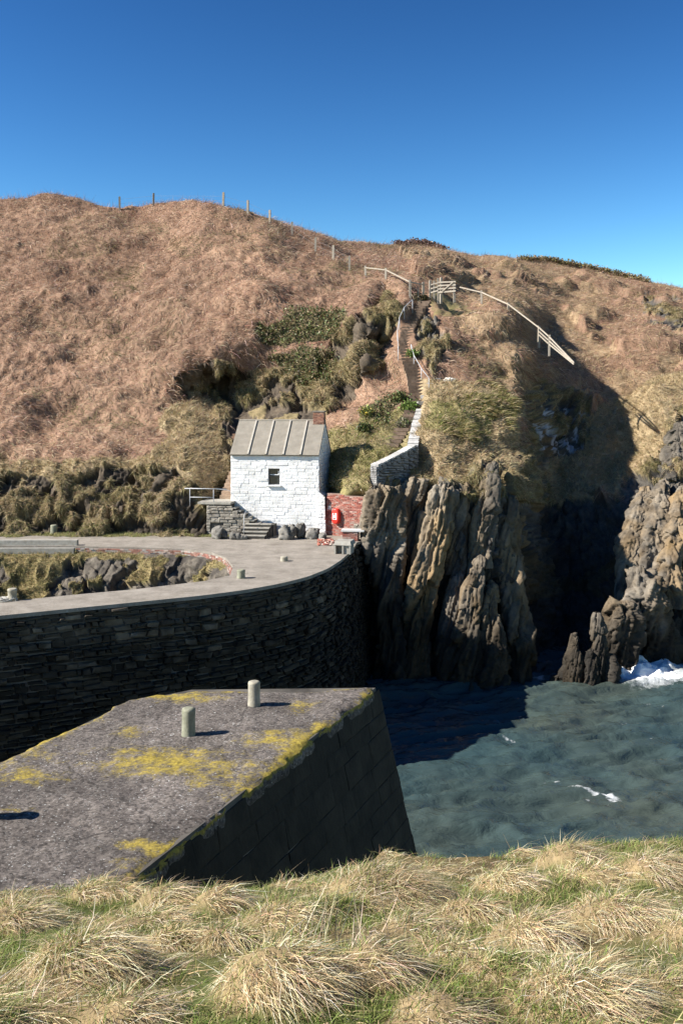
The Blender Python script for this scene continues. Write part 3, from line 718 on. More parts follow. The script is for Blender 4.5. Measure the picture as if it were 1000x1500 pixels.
def brick_sheet(rows, face, sizes=(0.215, 0.065), joint=0.012, proud=0.02, seed=4, keep=None, cols=None):
    """bricks laid on face(u, v) -> (point, along, normal); returns verts, faces, colours"""
    rs = random.Random(seed); V, Fs, C = [], [], []
    pal = cols or [(0.27, 0.09, 0.065), (0.31, 0.12, 0.09), (0.21, 0.075, 0.06), (0.34, 0.16, 0.125), (0.28, 0.14, 0.11), (0.36, 0.24, 0.2)]
    L, H = rows
    for r in range(int(H / (sizes[1] + joint))):
        v = r * (sizes[1] + joint) + sizes[1] / 2; u = -(r % 2) * sizes[0] * 0.5
        while u < L:
            a, b2 = max(u, 0), min(u + sizes[0], L)
            if b2 - a > 0.04 and (keep is None or keep(0.5 * (a + b2), v)):
                pt, al, nr = face(0.5 * (a + b2), v); pr = proud * rs.uniform(0.3, 1.3)
                pt, al, nr = np.asarray(pt), np.asarray(al), np.asarray(nr); w = (b2 - a) / 2; hh = sizes[1] / 2; up = np.array([0, 0, 1])
                b0 = len(V)
                for (sx, sz, o) in ((-1, -1, -0.03), (1, -1, -0.03), (1, 1, -0.03), (-1, 1, -0.03), (-1, -1, pr), (1, -1, pr), (1, 1, pr), (-1, 1, pr)):
                    V.append(pt + al * w * sx + up * hh * sz + nr * o)
                Fs += [tuple(b0 + k for k in f) for f in ((4, 5, 6, 7), (0, 1, 5, 4), (1, 2, 6, 5), (2, 3, 7, 6), (3, 0, 4, 7))]
                cc = np.array(rs.choice(pal)) * rs.uniform(0.8, 1.2); C += [cc] * 8
            u += sizes[0] + joint
    return V, Fs, np.array(C)
bpth = np.array([G(*p)[:2] for p in [(112, 800.5), (160, 801), (200, 802), (240, 803), (270, 804), (300, 808), (322, 813), (334, 820), (341, 830), (342, 838)]])
bs = np.concatenate([[0], np.cumsum(np.linalg.norm(np.diff(bpth, axis=0), axis=1))])
def bface(u, v):
    p = np.array([np.interp(u, bs, bpth[:, 0]), np.interp(u, bs, bpth[:, 1])]); q_ = np.array([np.interp(u + .1, bs, bpth[:, 0]), np.interp(u + .1, bs, bpth[:, 1])]) - np.array([np.interp(u - .1, bs, bpth[:, 0]), np.interp(u - .1, bs, bpth[:, 1])])
    q_ /= np.linalg.norm(q_); return (p[0] + q_[1] * 0.06, p[1] - q_[0] * 0.06, -0.46 + v), (q_[0], q_[1], 0), (q_[1], -q_[0], 0)
V, Fs, C = brick_sheet((bs[-1], 0.46), bface, seed=9, proud=0.03, cols=[(0.27, 0.13, 0.10), (0.31, 0.18, 0.14), (0.33, 0.25, 0.21), (0.23, 0.11, 0.085), (0.32, 0.28, 0.25)])
mk('brick_edging', V, Fs, M_BRICK, quay, col=C)['kind'] = 'stuff'
# rock face in the basin below the road
cols2 = np.linspace(-120, 345, 300); rows2 = np.linspace(0, 1, 90)
RX = np.repeat(cols2[:, None], 90, 1)
topy = np.interp(cols2, [p[0] for p in HB], [p[1] for p in HB]) + 9
RYp = topy[:, None] + (rows2[None, :] * 110)
dt = np.interp(cols2, [p[0] for p in HB], [G(*p)[1] for p in HB])
RD = dt[:, None] - 0.25 - 3.2 * rows2[None, :] ** 0.8
RD += 0.35 * np.sin(RX / 21.0) * rows2[None, :]
R = np.stack([(RX - 500) / F * RD, RD, CAM_Z - (RYp - YH) / F * RD], 2)
rn = -grid_normals(R); rq = R.reshape(-1, 3)
cu2 = fbm(rq * 0.9, 3, 300); on2 = ((cu2 + 0.5 - 0.9 * np.repeat(rows2[None, :], 300, 0).ravel() - 0.0024 * np.maximum(RX.ravel() - 20, 0)) > 0.0)
hh2 = np.where(on2, 0.22 * crag(rq) + 0.4 * (1 - np.abs(vnoise(rq * 1.6, 301))), 0.62 * crag(rq, big=0.8)) * np.clip(rows2 * 6, 0.05, 1)[None, :].repeat(300, 0).ravel()
rq2 = rq + rn.reshape(-1, 3) * hh2[:, None]
nza = np.clip(0.5 + 0.6 * fbm(rq * 1.8, 4, 305), 0, 1)
cB = np.where(on2[:, None], mixc((0.12, 0.105, 0.042), (0.25, 0.19, 0.09), nza), mixc((0.035, 0.03, 0.026), (0.15, 0.128, 0.10), nza))
ix2 = np.arange(300 * 90).reshape(300, 90)
rf = np.stack([ix2[:-1, :-1], ix2[:-1, 1:], ix2[1:, 1:], ix2[1:, :-1]], 2).reshape(-1, 4)
brock = mk('basin_rock', rq2, rf, M_TERR, col=cB, recentre=False)
tag(brock, 'dark natural rock face in the basin below the road', 'rock', kind='structure')

# ================================================================== near pier
M_PIERB = M_PIER
pr1 = G(552, 1005)[:2]; pr2 = G(190, 1290)[:2]; pl1 = G(188, 1026)[:2]; pl0 = G(205, 1019)[:2]; pl2 = G(0, 1115)[:2]
rdir = (pr1 - pr2) / np.linalg.norm(pr1 - pr2); ldr = (pl1 - pl2) / np.linalg.norm(pl1 - pl2)
prB = pr1 - rdir * 22; plB = pl1 - ldr * 22
pier = empty('harbour_pier', (-3, 18, -8), 'near concrete pier head with yellow lichen and two posts on top', 'pier')
NU, NV = 150, 240
A = np.zeros((NU, NV, 3))
for j in range(NV):
    s = j / (NV - 1)
    a = pl1 + (plB - pl1) * s; b2 = pr1 + (prB - pr1) * s
    for i in range(NU):
        k = i / (NU - 1); A[i, j, :2] = a + (b2 - a) * k
# far edge bulges a little at the left corner
A[:, :, 1] += (0.55 * np.exp(-((np.linspace(0, 1, NU) - 0.25) / 0.22) ** 2))[:, None] * np.clip(1 - np.linspace(0, 1, NV) * 25, 0, 1)[None, :]
aq = A.reshape(-1, 3)
edge = np.minimum(np.minimum(np.linspace(0, 1, NU)[:, None] * 5.5, (1 - np.linspace(0, 1, NU)[:, None]) * 5.5), np.linspace(0, 1, NV)[None, :] * 22).ravel()
aq[:, 2] = 0.035 * fbm(aq * 0.9, 4, 400) + 0.018 * fbm(aq * 5, 3, 405) - 0.10 * np.exp(-edge / 0.07) * (0.5 + 0.8 * np.abs(fbm(aq * 1.7, 3, 410)))
nedge = 0.06 * fbm(aq * 2.5, 3, 415) * np.exp(-edge / 0.05)
aq[:, 0] += nedge
gpx = 500 + aq[:, 0] / aq[:, 1] * F; gpy = YH + CAM_Z / aq[:, 1] * F
lich = np.zeros(len(aq))
for (x, y, rx, ry, am) in ((245, 1118, 110, 24, 0.36), (300, 1140, 60, 20, 0.25), (160, 1112, 40, 12, 0.2), (40, 1140, 60, 16, 0.3), (75, 1110, 50, 14, 0.22), (20, 1188, 35, 10, 0.25), (195, 1238, 36, 8, 0.30), (172, 1262, 20, 10, 0.22),
                         (400, 1083, 60, 14, 0.30), (440, 1034, 30, 9, 0.30), (285, 1026, 60, 8, 0.26), (190, 1073, 30, 12, 0.30), (350, 1090, 40, 10, 0.2), (480, 1060, 40, 16, 0.16)):
    lich = np.maximum(lich, 0.72 * am * np.exp(-(((gpx - x) / (1.35 * rx)) ** 2 + ((gpy - y) / (1.35 * ry)) ** 2)))
lich += 0.34 * np.exp(-edge / 0.25) * (0.6 + 0.6 * fbm(aq * 0.7, 3, 420))
lich = np.clip(lich, 0, 0.42)
ixp = np.arange(NU * NV).reshape(NU, NV)
pf = np.stack([ixp[:-1, :-1], ixp[:-1, 1:], ixp[1:, 1:], ixp[1:, :-1]], 2).reshape(-1, 4)
mk('deck', aq, pf, M_PIER, pier, col=np.repeat(lich[:, None], 3, 1), smooth=True)
grid_a = aq.reshape(NU, NV, 3); ring_ = [grid_a[0, j] for j in range(NV - 1, 0, -1)] + [grid_a[i, 0] for i in range(NU)] + [grid_a[NU - 1, j] for j in range(1, NV)]
out_ = [np.array([-ldr[1], ldr[0], 0])] * (NV - 1) + [np.array([0, 1.0, 0])] * NU + [np.array([rdir[1], -rdir[0], 0])] * (NV - 1)
V, Fs, Cl = [], [], []
for i, (p_, o_) in enumerate(zip(ring_, out_)):
    wv = 0.03 * float(fbm(np.array([p_ * 1.8]), 3, 416)[0])
    for k_, (dz_, ou_) in enumerate(((0.0, 0.0), (-0.05, 0.03 + wv * 0.5), (-0.13, 0.05 + wv * 0.5), (-0.22, 0.045))):
        V.append(p_ + o_ * ou_ + np.array([0, 0, dz_])); Cl.append((0.32, 0.20, 0.06, 0.0)[k_])
for i in range(len(ring_) - 1):
    for k_ in range(3): a_ = i * 4 + k_; Fs.append((a_, a_ + 4, a_ + 5, a_ + 1))
mk('slab_edge', V, Fs, M_PIER, pier, col=np.repeat(np.array(Cl)[:, None], 3, 1))
# body with battered sides
def body_pts(z, off):
    nl = np.array([-ldr[1], ldr[0]]); nr = np.array([rdir[1], -rdir[0]])
    k = -z
    return [pl1 + nl * (k * 0.06 - off) + ldr * (k * 0.04 - off), pl0 + (pr1 - pl0) * 0.2 + np.array([0, 0.5 + k * 0.04 - off]), pr1 + nr * (k * 0.25 - off) + rdir * (k * 0.05 - off), prB + nr * (k * 0.25 - off), plB + nl * (k * 0.06 - off)]
V = [(*p, z) for z in (-0.04, -9.0) for p in body_pts(z, 0.04)]
mk('body', V, [tuple(range(5)), (9, 8, 7, 6, 5)] + [(i, i + 5, (i + 1) % 5 + 5, (i + 1) % 5) for i in range(5)], M_QCORE, pier)
# big blocks of the seaward face and of the head
items = []
def block_face(a, b2, outn, batter, L, H, seed):
    al = (b2 - a) / np.linalg.norm(b2 - a)
    for (u, v, w, hh) in courses(L, H, (0.34, 0.7), (0.6, 1.7), 0.006, seed=seed):
        z = -0.12 - v; p = a + al * u + outn * (0.25 * 0 + batter * (-z) - 0.03)
        items.append(((p[0], p[1], z), (al[0], al[1], 0), (outn[0], outn[1], batter), (-outn[0] * batter, -outn[1] * batter, 1), w, hh, random.uniform(0.012, 0.03)))
nr = np.array([rdir[1], -rdir[0]])
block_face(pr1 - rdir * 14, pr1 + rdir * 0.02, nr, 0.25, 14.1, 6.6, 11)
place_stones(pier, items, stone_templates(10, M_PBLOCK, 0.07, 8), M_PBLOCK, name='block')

# mooring posts -----------------------------------------------------
def bollard(px, py, r, hgt, label, mat, z=0.0, prof=None):
    c = G(px, py, z)
    pr = prof or [(r * 1.04, -0.05), (r * 1.02, 0.03), (r, 0.06), (r * 0.97, hgt * 0.5), (r * 0.99, hgt - 0.07), (r * 1.0, hgt - 0.05), (r * 0.92, hgt - 0.02), (r * 0.6, hgt)]
    mb = MB().lathe((0, 0, 0), pr, 28)
    v = np.array(mb.v); v[:, :2] *= (1 + 0.03 * fbm(v * 7 + px, 2, 430))[:, None]; v += c
    o = mk('mooring_post', v, mb.f, mat, smooth=False)
    o.data.polygons.foreach_set('use_smooth', np.array([len(p.vertices) == 4 for p in o.data.polygons]))
    return tag(o, label, 'mooring post', 'mooring posts of the harbour')
bollard(276, 1078, 0.145, 0.60, 'greenish concrete mooring post on the near pier, nearer of two', M_BOLLG)
bollard(372, 1034, 0.145, 0.58, 'pale concrete mooring post on the near pier, farther of two', M_BOLL)
bollard(-26, 1201, 0.15, 0.62, 'concrete mooring post at left edge casting a shadow on near pier', M_BOLL)
sq = lambda r, h: [(r * 1.25, -0.03), (r * 1.2, 0.05), (r, 0.10), (r, h * 0.75), (r * 1.12, h * 0.8), (r * 1.12, h * 0.93), (r * 0.9, h)]
bollard(18, 879, 0.155, 0.42, 'pale mooring post with coiled rope on the front arm of quay', M_BOLL, prof=sq(0.155, 0.42))
bollard(353, 847, 0.17, 0.36, 'green mooring post beside the brick corner of the basin', M_BOLLG)
bollard(416, 822, 0.17, 0.22, 'low yellowish mooring post in the middle of the quay deck', M_BOLL)
bollard(79, 782, 0.19, 0.50, 'green mooring post on the verge below the mossy bank', M_BOLLG)
# coil of rope
c = G(8, 880); pts = []
for i in range(150):
    a = i * 0.33; r = 0.42 - 0.0018 * i + 0.05 * math.sin(i * 1.7)
    pts.append((c[0] - 0.15 + r * math.cos(a) * 1.25, c[1] - 0.05 + r * math.sin(a) * 0.7, 0.02 + 0.02 * (i % 5)))
tag(MB().tube(pts, 0.02, 6).build('mooring_rope', M_ROPE, smooth=True), 'pale rope coiled round the mooring post on the quay arm', 'rope')

# ================================================================== separate rock masses in front of the cliff
def rock_mass(name, axis_pts, label, seed=0, ochre=0.0, pale=1.0, rows=150, ring=100, sharp=3.0, amp=0.8, parent=None, tide_shade_z=-5.2):
    """axis_pts: (px, py, distance, half width in photo px, half depth in m) from foot to top"""
    ap = np.array(axis_pts, float); t = np.linspace(0, 1, len(ap)); tq = np.linspace(0, 1, rows)
    c = np.array([P(a[0], a[1], a[2]) for a in ap]); hw = ap[:, 3] / F * ap[:, 2]; hd = ap[:, 4]
    C = np.stack([np.interp(tq, t, c[:, i]) for i in range(3)], 1); HW = np.interp(tq, t, hw); HD = np.interp(tq, t, hd)
    th = np.linspace(0, 2 * math.pi, ring, endpoint=False)
    cx, sy = np.cos(th), np.sin(th); k = (np.abs(cx) ** sharp + np.abs(sy) ** sharp) ** (-1 / sharp)
    V = np.zeros((rows, ring, 3))
    for i in range(rows):
        e = 1.0 if tq[i] < 0.93 else max(0.05, 1 - ((tq[i] - 0.93) / 0.07) ** 2)
        V[i, :, 0] = C[i, 0] + HW[i] * k * cx * e; V[i, :, 1] = C[i, 1] + HD[i] * k * sy * e; V[i, :, 2] = C[i, 2]
    v = V.reshape(-1, 3); nr = np.repeat(np.stack([cx, sy, 0 * cx], 1)[None], rows, 0).reshape(-1, 3)
    nr[:, 2] += np.repeat(np.clip((tq - 0.8) / 0.2, 0, 1), ring)
    so = v + np.array([seed * 13.7, seed * 5.1, 0])
    sc = np.clip(np.repeat(HW, ring) / 0.9, 0.35, 1.0)
    hh = amp * 1.1 * crag_fine(so) * sc
    ridge = 1 - 2 * np.abs(vnoise(strata_coords(so) * np.array([2.2, 2.2, 0.25]), 500))
    hh += 0.05 * ridge * sc
    v2 = v + nr * hh[:, None]
    nzr = np.clip(0.5 + 0.6 * fbm(so * np.array([1.5, 1.5, 0.7]), 4, 505), 0, 1); nzo = np.clip(0.5 + 0.9 * fbm(so * np.array([0.8, 0.8, 0.35]), 4, 510), 0, 1)
    col = mixc((0.06, 0.052, 0.043), (0.25, 0.215, 0.168), nzr) * pale
    if ochre: col = col * (1 - ochre * nzo[:, None]) + np.array([0.30, 0.19, 0.075]) * (ochre * nzo[:, None])
    col = col * (0.22 + 0.78 * np.clip((v[:, 2] - tide_shade_z + 0.8 * fbm(so * 0.8, 2, 515)) / 2.2, 0, 1))[:, None]  # wet dark foot; where its line is raised it paints in the quay's shadow
    ii = np.arange(rows * ring).reshape(rows, ring); nx = np.roll(ii, -1, 1)
    f = np.stack([ii[:-1], nx[:-1], nx[1:], ii[1:]], 2).reshape(-1, 4)
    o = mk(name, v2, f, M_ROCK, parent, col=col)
    if label: tag(o, label, 'rock', 'rock masses at the foot of the cliffs')
    return o
rock_mass('rock_buttress', [(578, 1005, 51.2, 26, 0.8), (570, 900, 51.7, 20, 0.7), (564, 820, 52.2, 24, 0.8), (563, 760, 52.4, 26, 0.9), (563, 712, 52.5, 22, 0.8)], 'pale upright rock buttress under the end of the slate wall', 1, ochre=0.25, pale=0.85, sharp=4.0, tide_shade_z=-3.4)  # first three buttresses: dark foot raised to paint in the quay's cast shadow
rock_mass('rock_buttress', [(600, 1000, 52.4, 18, 0.6), (610, 830, 53.0, 15, 0.6), (607, 750, 53.3, 20, 0.7), (606, 700, 53.6, 20, 0.8)], 'small grey rock buttress between two taller ones below the slate wall', 2, ochre=0.2, pale=0.8, sharp=4.0, tide_shade_z=-3.4)
rock_mass('rock_buttress', [(606, 1005, 50.9, 22, 0.8), (612, 930, 51.3, 18, 0.8), (622, 860, 51.5, 21, 0.8), (635, 790, 51.9, 22, 0.8), (650, 700, 52.3, 19, 0.7)], 'tall leaning rock buttress stained orange with lichen', 3, ochre=0.6, sharp=4.0, tide_shade_z=-4.4)
for i, (ax, lb) in enumerate((
    ([(655, 1008, 50.6, 20, 0.7), (656, 940, 50.9, 20, 0.7), (664, 870, 51.3, 15, 0.6), (672, 836, 51.6, 7, 0.4)], 'left slab of the pointed buttress at the dark cliff foot'),
    ([(690, 1010, 50.0, 24, 0.8), (688, 930, 50.2, 24, 0.8), (692, 860, 50.7, 18, 0.6), (702, 812, 51.4, 8, 0.4)], 'tallest middle slab of the pointed buttress at the dark cliff foot'),
    ([(726, 1010, 49.8, 22, 0.8), (722, 950, 50.0, 20, 0.7), (716, 890, 50.6, 14, 0.6), (718, 850, 51.2, 7, 0.4)], 'right slab of the pointed buttress at the dark cliff foot'),
    ([(760, 1006, 50.6, 22, 0.8), (752, 900, 51.8, 22, 0.8), (744, 800, 52.8, 18, 0.8), (742, 720, 53.6, 10, 0.6)], 'tall dark slab at the right corner of the headland cliff'),
    ([(700, 830, 51.9, 20, 0.6), (706, 760, 52.3, 20, 0.6), (716, 700, 53.0, 14, 0.5), (722, 676, 53.6, 6, 0.4)], 'steep slab high on the headland cliff below the turf'),
    ([(660, 840, 52.1, 16, 0.6), (668, 770, 52.4, 16, 0.6), (680, 705, 53.0, 12, 0.5)], 'slim slab between the orange buttress and the headland corner'))):
    rock_mass('rock_buttress', ax, lb, 30 + i, ochre=0.3, pale=0.72 if i < 3 else 0.6, rows=120, ring=80, sharp=4.0, amp=0.75)
# jagged rocks by the surf
for i, (ax, lb) in enumerate((
    ([(838, 1015, 49.6, 17, 0.5), (838, 985, 49.7, 16, 0.45), (842, 950, 49.9, 8, 0.25), (845, 928, 50.0, 4, 0.15)], 'thin jagged rock spike at left end of the surf rocks'),
    ([(882, 1015, 49.6, 22, 0.6), (880, 980, 49.8, 20, 0.5), (878, 940, 50.0, 12, 0.4), (874, 900, 50.3, 7, 0.2)], 'stepped jagged rock left of the white breaking wave'),
    ([(862, 1012, 49.4, 14, 0.5), (864, 985, 49.5, 13, 0.4), (866, 950, 49.8, 8, 0.3)], 'low split rock in front of the stepped surf rock'),
    ([(900, 1000, 51.6, 28, 0.8), (903, 950, 51.8, 32, 0.8), (910, 905, 51.8, 24, 0.7), (915, 880, 52.4, 14, 0.5)], 'broad broken rock above the surf with pale vertical ribs'),
    ([(960, 990, 53.2, 34, 0.9), (958, 935, 53.4, 36, 0.9), (950, 880, 53.0, 30, 0.9), (935, 830, 54.0, 18, 0.7)], 'tall dark rock mass behind the white breaking wave'),
    ([(812, 1012, 50.0, 10, 0.4), (812, 1000, 50.1, 9, 0.35), (812, 988, 50.2, 5, 0.2)], 'smallest brown rock poking from water at the cove mouth'))):
    rock_mass('surf_rock', ax, lb, 10 + i, rows=90, ring=80, pale=0.8, amp=0.9, sharp=2.6, ochre=0.25)
rock_mass('rock_crag', [(985, 720, 62.5, 18, 0.8), (985, 680, 63.6, 16, 0.8), (990, 640, 65.6, 11, 0.7), (994, 616, 67.0, 6, 0.3)], 'dark crag standing on the right cliff edge', 20, pale=0.7)
for i, (ax, lb) in enumerate((
    ([(912, 880, 55.0, 14, 0.6), (918, 820, 56.6, 17, 0.6), (932, 760, 58.8, 16, 0.6), (945, 715, 61.0, 9, 0.5)], 'left leaning slab of the sunlit right cliff'),
    ([(942, 890, 54.6, 18, 0.7), (950, 820, 56.4, 19, 0.7), (962, 750, 58.8, 17, 0.6), (974, 700, 61.2, 9, 0.5)], 'middle leaning slab of the sunlit right cliff'),
    ([(976, 890, 54.2, 18, 0.7), (982, 820, 56.0, 18, 0.7), (992, 760, 58.0, 15, 0.6), (1000, 706, 60.0, 8, 0.4)], 'yellow lichened slab at the right picture edge'))):
    rock_mass('rock_crag', ax, lb, 22 + i, ochre=0.4 + 0.15 * (i == 2), pale=0.85, rows=120, ring=80, sharp=4.0, amp=0.7)

# ================================================================== white house
FL = np.array([(338 - 500) / F * 54.75, 54.75]); FR = np.array([(467 - 500) / F * 54.0, 54.0])
HWID = float(np.linalg.norm(FR - FL)); HANG = math.atan2(FR[1] - FL[1], FR[0] - FL[0])
HM = Matrix.Translation((FL[0], FL[1], 0)) @ Matrix.Rotation(HANG, 4, 'Z')
HD_, EAVE, RIDGE = 3.9, 4.38, 6.12
def hp(u, v, z): return tuple(HM @ Vector((u, v, z)))
ax_u = np.array((HM.to_3x3() @ Vector((1, 0, 0)))); ax_n = np.array((HM.to_3x3() @ Vector((0, -1, 0)))); ax_r = ax_u
house = empty('stone_house', hp(HWID / 2, HD_ / 2, 0), 'small white painted stone house with grey ribbed roof and one window', 'house')
WU0, WU1, WZ0, WZ1 = 2.10, 2.74, 2.70, 3.60
mb = MB()
I4 = HM
mb.box(I4, (0, 0, -0.3), (WU0, 0.45, EAVE)); mb.box(I4, (WU1, 0, -0.3), (HWID, 0.45, EAVE)); mb.box(I4, (WU0, 0, -0.3), (WU1, 0.45, WZ0)); mb.box(I4, (WU0, 0, WZ1), (WU1, 0.45, EAVE))
mb.build('front_wall', M_WHITEC, house)
mb = MB()
mb.box(I4, (0, HD_ - 0.45, -0.3), (HWID, HD_, EAVE)); mb.build('rear_wall', M_WHITEC, house)
for u0, u1 in ((0.003, 0.45), (HWID - 0.45, HWID - 0.003)):
    g = [(u0, 0.45), (u1, 0.45)]
    V = [hp(u, v, z) for u in (u0, u1) for v, z in ((0.45, -0.3), (HD_ - 0.45, -0.3), (HD_ - 0.45, EAVE), (HD_ - 0.02, EAVE), (HD_ / 2, RIDGE - 0.06), (0.02, EAVE), (0.45, EAVE))]
    mk('gable_wall', V, [(0, 1, 2, 3, 4, 5, 6)[::-1], (7, 8, 9, 10, 11, 12, 13)] + [(i, (i + 1) % 7, (i + 1) % 7 + 7, i + 7) for i in range(7)], M_WHITEC, house)
# flared foot of the wall on the right
mb = MB(); mb.hexa([hp(HWID - 0.1, -0.10, -0.3), hp(HWID + 0.42, -0.10, -0.3), hp(HWID + 0.42, 0.9, -0.3), hp(HWID - 0.1, 0.9, -0.3), hp(HWID - 0.1, -0.06, 2.45), hp(HWID + 0.26, -0.06, 2.15), hp(HWID + 0.26, 0.9, 2.15), hp(HWID - 0.1, 0.9, 2.45)])
mb.build('wall_buttress', M_WHITEC, house)
wt = stone_templates(14, M_WHITE, 0.10, 21)
items = []
def hk(u, z, w, hh): return not (u + w / 2 > WU0 - 0.02 and u - w / 2 < WU1 + 0.02 and z + hh / 2 > WZ0 - 0.06 and z - hh / 2 < WZ1 + 0.02)
for (u, z, w, hh) in courses(HWID, EAVE - 0.02, (0.13, 0.22), (0.22, 0.62), 0.012, keep=hk, seed=31):
    p = hp(u, 0.0, z); items.append((p, ax_u, ax_n, (random.uniform(-.06, .06), 0, 1), w, hh, random.uniform(0.005, 0.024)))
for (u, z, w, hh) in courses(0.40, 2.1, (0.13, 0.22), (0.2, 0.4), 0.022, seed=32):
    p = hp(HWID + 0.0 + u - 0.06 * z / 2, -0.09 + 0.02 * z, z); items.append((p, ax_u, ax_n, (0, 0, 1), w, hh, random.uniform(0.02, 0.05)))
place_stones(house, items, wt, M_WHITE)
# gable stones, too small to pick apart
gst = []
for (v, z, w, hh) in courses(HD_, RIDGE, (0.13, 0.22), (0.26, 0.6), 0.022, seed=33):
    if z > EAVE - 0.1 and abs(v - HD_ / 2) > (RIDGE - 0.2 - z) / (RIDGE - EAVE) * HD_ / 2: continue
    gst.append((hp(HWID - 0.004, v, z), -ax_n, ax_u, (0, 0, 1), w, hh, random.uniform(0.02, 0.05)))
place_stones(house, gst, wt, M_WHITE, limit=0, name='gable_stone')
# window
win = mk('window', *(lambda b: (b.v, b.f))(MB().box(I4, (WU0, 0.14, WZ0), (WU0 + 0.05, 0.22, WZ1)).box(I4, (WU1 - 0.05, 0.14, WZ0), (WU1, 0.22, WZ1)).box(I4, (WU0 + .05, 0.14, WZ1 - 0.05), (WU1 - .05, 0.22, WZ1)).box(I4, (WU0 + .05, 0.14, WZ0), (WU1 - .05, 0.22, WZ0 + 0.05)).box(I4, (WU0 + .05, 0.12, (WZ0 + WZ1) / 2 + 0.03), (WU1 - .05, 0.20, (WZ0 + WZ1) / 2 + 0.09))), M_FRAME, house)
zc = (WZ0 + WZ1) / 2 + 0.06
MB().box(I4, (WU0 + .05, 0.155, zc + 0.03), (WU1 - .05, 0.165, WZ1 - .05)).build('pane', M_GLASS, win)
MB().box(I4, (WU0 + .05, 0.185, WZ0 + .05), (WU1 - .05, 0.195, zc - 0.03)).build('pane', M_GLASS, win)
MB().box(I4, (WU0 + .07, 0.13, zc + 0.03), (WU1 - .07, 0.15, zc + 0.065)).box(I4, (WU1 - .11, 0.13, zc + 0.065), (WU1 - .07, 0.15, WZ1 - 0.14)).build('sash', M_LABEL, win)
MB().box(I4, (WU0 - 0.06, -0.13, WZ0 - 0.07), (WU1 + 0.08, 0.14, WZ0 - 0.004)).build('sill', M_WHITE, win)
MB().box(I4, (0.46, 0.5, 0), (HWID - 0.46, HD_ - 0.5, 0.05)).build('floor', M_DARK, house)
# roof
ov, og = 0.10, 0.02; sl = (RIDGE - EAVE) / (HD_ / 2)
def roof_pt(u, t, lift=0.0, back=False):     # t 0 eave .. 1 ridge
    v = -ov + (HD_ / 2 + ov) * t; z = EAVE - ov * sl + (RIDGE - EAVE + ov * sl) * t
    nl = math.hypot(1, sl)
    vv, zz = v - sl / nl * lift, z + lift / nl
    return hp(u, HD_ - vv if back else vv, zz)
for bk in (False, True):
    V = [roof_pt(u, t, L, bk) for L in (0.0, 0.09) for u in (-og, HWID + og) for t in (0, 1)]
    Fq = [(0, 1, 3, 2), (4, 6, 7, 5), (0, 2, 6, 4), (1, 5, 7, 3), (0, 4, 5, 1), (2, 3, 7, 6)]
    if bk: Fq = [f[::-1] for f in Fq]
    rfo = mk('roof', V, Fq, M_ROOF, house)
    if not bk:
        for u in (1.0, 2.0, 2.97, 3.92):
            MB().hexa([roof_pt(u - 0.065, 0.0, 0.085), roof_pt(u + 0.065, 0.0, 0.085), roof_pt(u + 0.06, 0.99, 0.085), roof_pt(u - 0.06, 0.99, 0.085), roof_pt(u - 0.045, 0.0, 0.155), roof_pt(u + 0.045, 0.0, 0.155), roof_pt(u + 0.04, 0.99, 0.155), roof_pt(u - 0.04, 0.99, 0.155)]).build('roof_rib', M_RIB, rfo)
MB().tube([hp(-og, HD_ / 2, RIDGE + 0.06), hp(HWID + og, HD_ / 2, RIDGE + 0.06)], 0.09, 10).build('ridge', M_ROOF, house)
# chimney: courses of brick
CU0, CU1, CV0, CV1, CZ0, CZ1 = HWID - 0.62, HWID - 0.02, HD_ / 2 - 0.30, HD_ / 2 + 0.32, RIDGE - 0.4, RIDGE + 0.58
chim = MB().box(I4, (CU0 + .02, CV0 + .02, CZ0), (CU1 - .02, CV1 - .02, CZ1 - 0.02)).build('chimney', M_MORTAR, house)
Vc, Fc, Cc = [], [], []
for o_, al, nr_, L in (((CU0, CV0), ax_u, ax_n, CU1 - CU0), ((CU1, CV0), -ax_n, ax_u, CV1 - CV0), ((CU0, CV1), ax_n, -ax_u, CV1 - CV0)):
    base = np.array(hp(o_[0], o_[1], CZ0)) - nr_ * 0.02
    v_, f_, c_ = brick_sheet((L, CZ1 - CZ0), lambda u, v: (base + al * u + np.array([0, 0, v]), al, nr_), seed=40, proud=0.03, cols=[(0.30, 0.15, 0.10), (0.36, 0.20, 0.14), (0.25, 0.12, 0.085)])
    b0 = len(Vc); Vc += v_; Fc += [tuple(i + b0 for i in f) for f in f_]; Cc += list(c_)
o = mk('brickwork', Vc, Fc, M_BRICK, chim, col=np.array(Cc)); o['kind'] = 'stuff'
MB().box(I4, (CU0 - .03, CV0 - .03, CZ1 - 0.02), (CU1 + .03, CV1 + .03, CZ1 + 0.05)).build('chimney_cap', M_ROOF, chim)

# ================================================================== red brick retaining wall with lifebuoy housing
b0p = np.array(hp(HWID + 0.38, 0.2, 0))[:2]; b1p = np.array([(541 - 500) / F * 52.7, 52.7])
bl_ = float(np.linalg.norm(b1p - b0p)); bu = np.append((b1p - b0p) / bl_, 0); bn = np.array([bu[1], -bu[0], 0])
bwall = empty('brick_wall', (*((b0p + b1p) / 2), 0), 'red brick retaining wall between the white house and the cliff', 'wall')
bw_core = MB()
top = lambda u: 2.28 - 0.06 * u
pts = [b0p, b1p]
bw_core.hexa([(*b0p, -0.3), (*b1p, -0.3), (*(b1p - bn[:2] * 0.5), -0.3), (*(b0p - bn[:2] * 0.5), -0.3), (*b0p, top(0)), (*b1p, top(bl_)), (*(b1p - bn[:2] * 0.5), top(bl_)), (*(b0p - bn[:2] * 0.5), top(0))])
bw_core.build('wall_core', M_MORTAR, bwall)
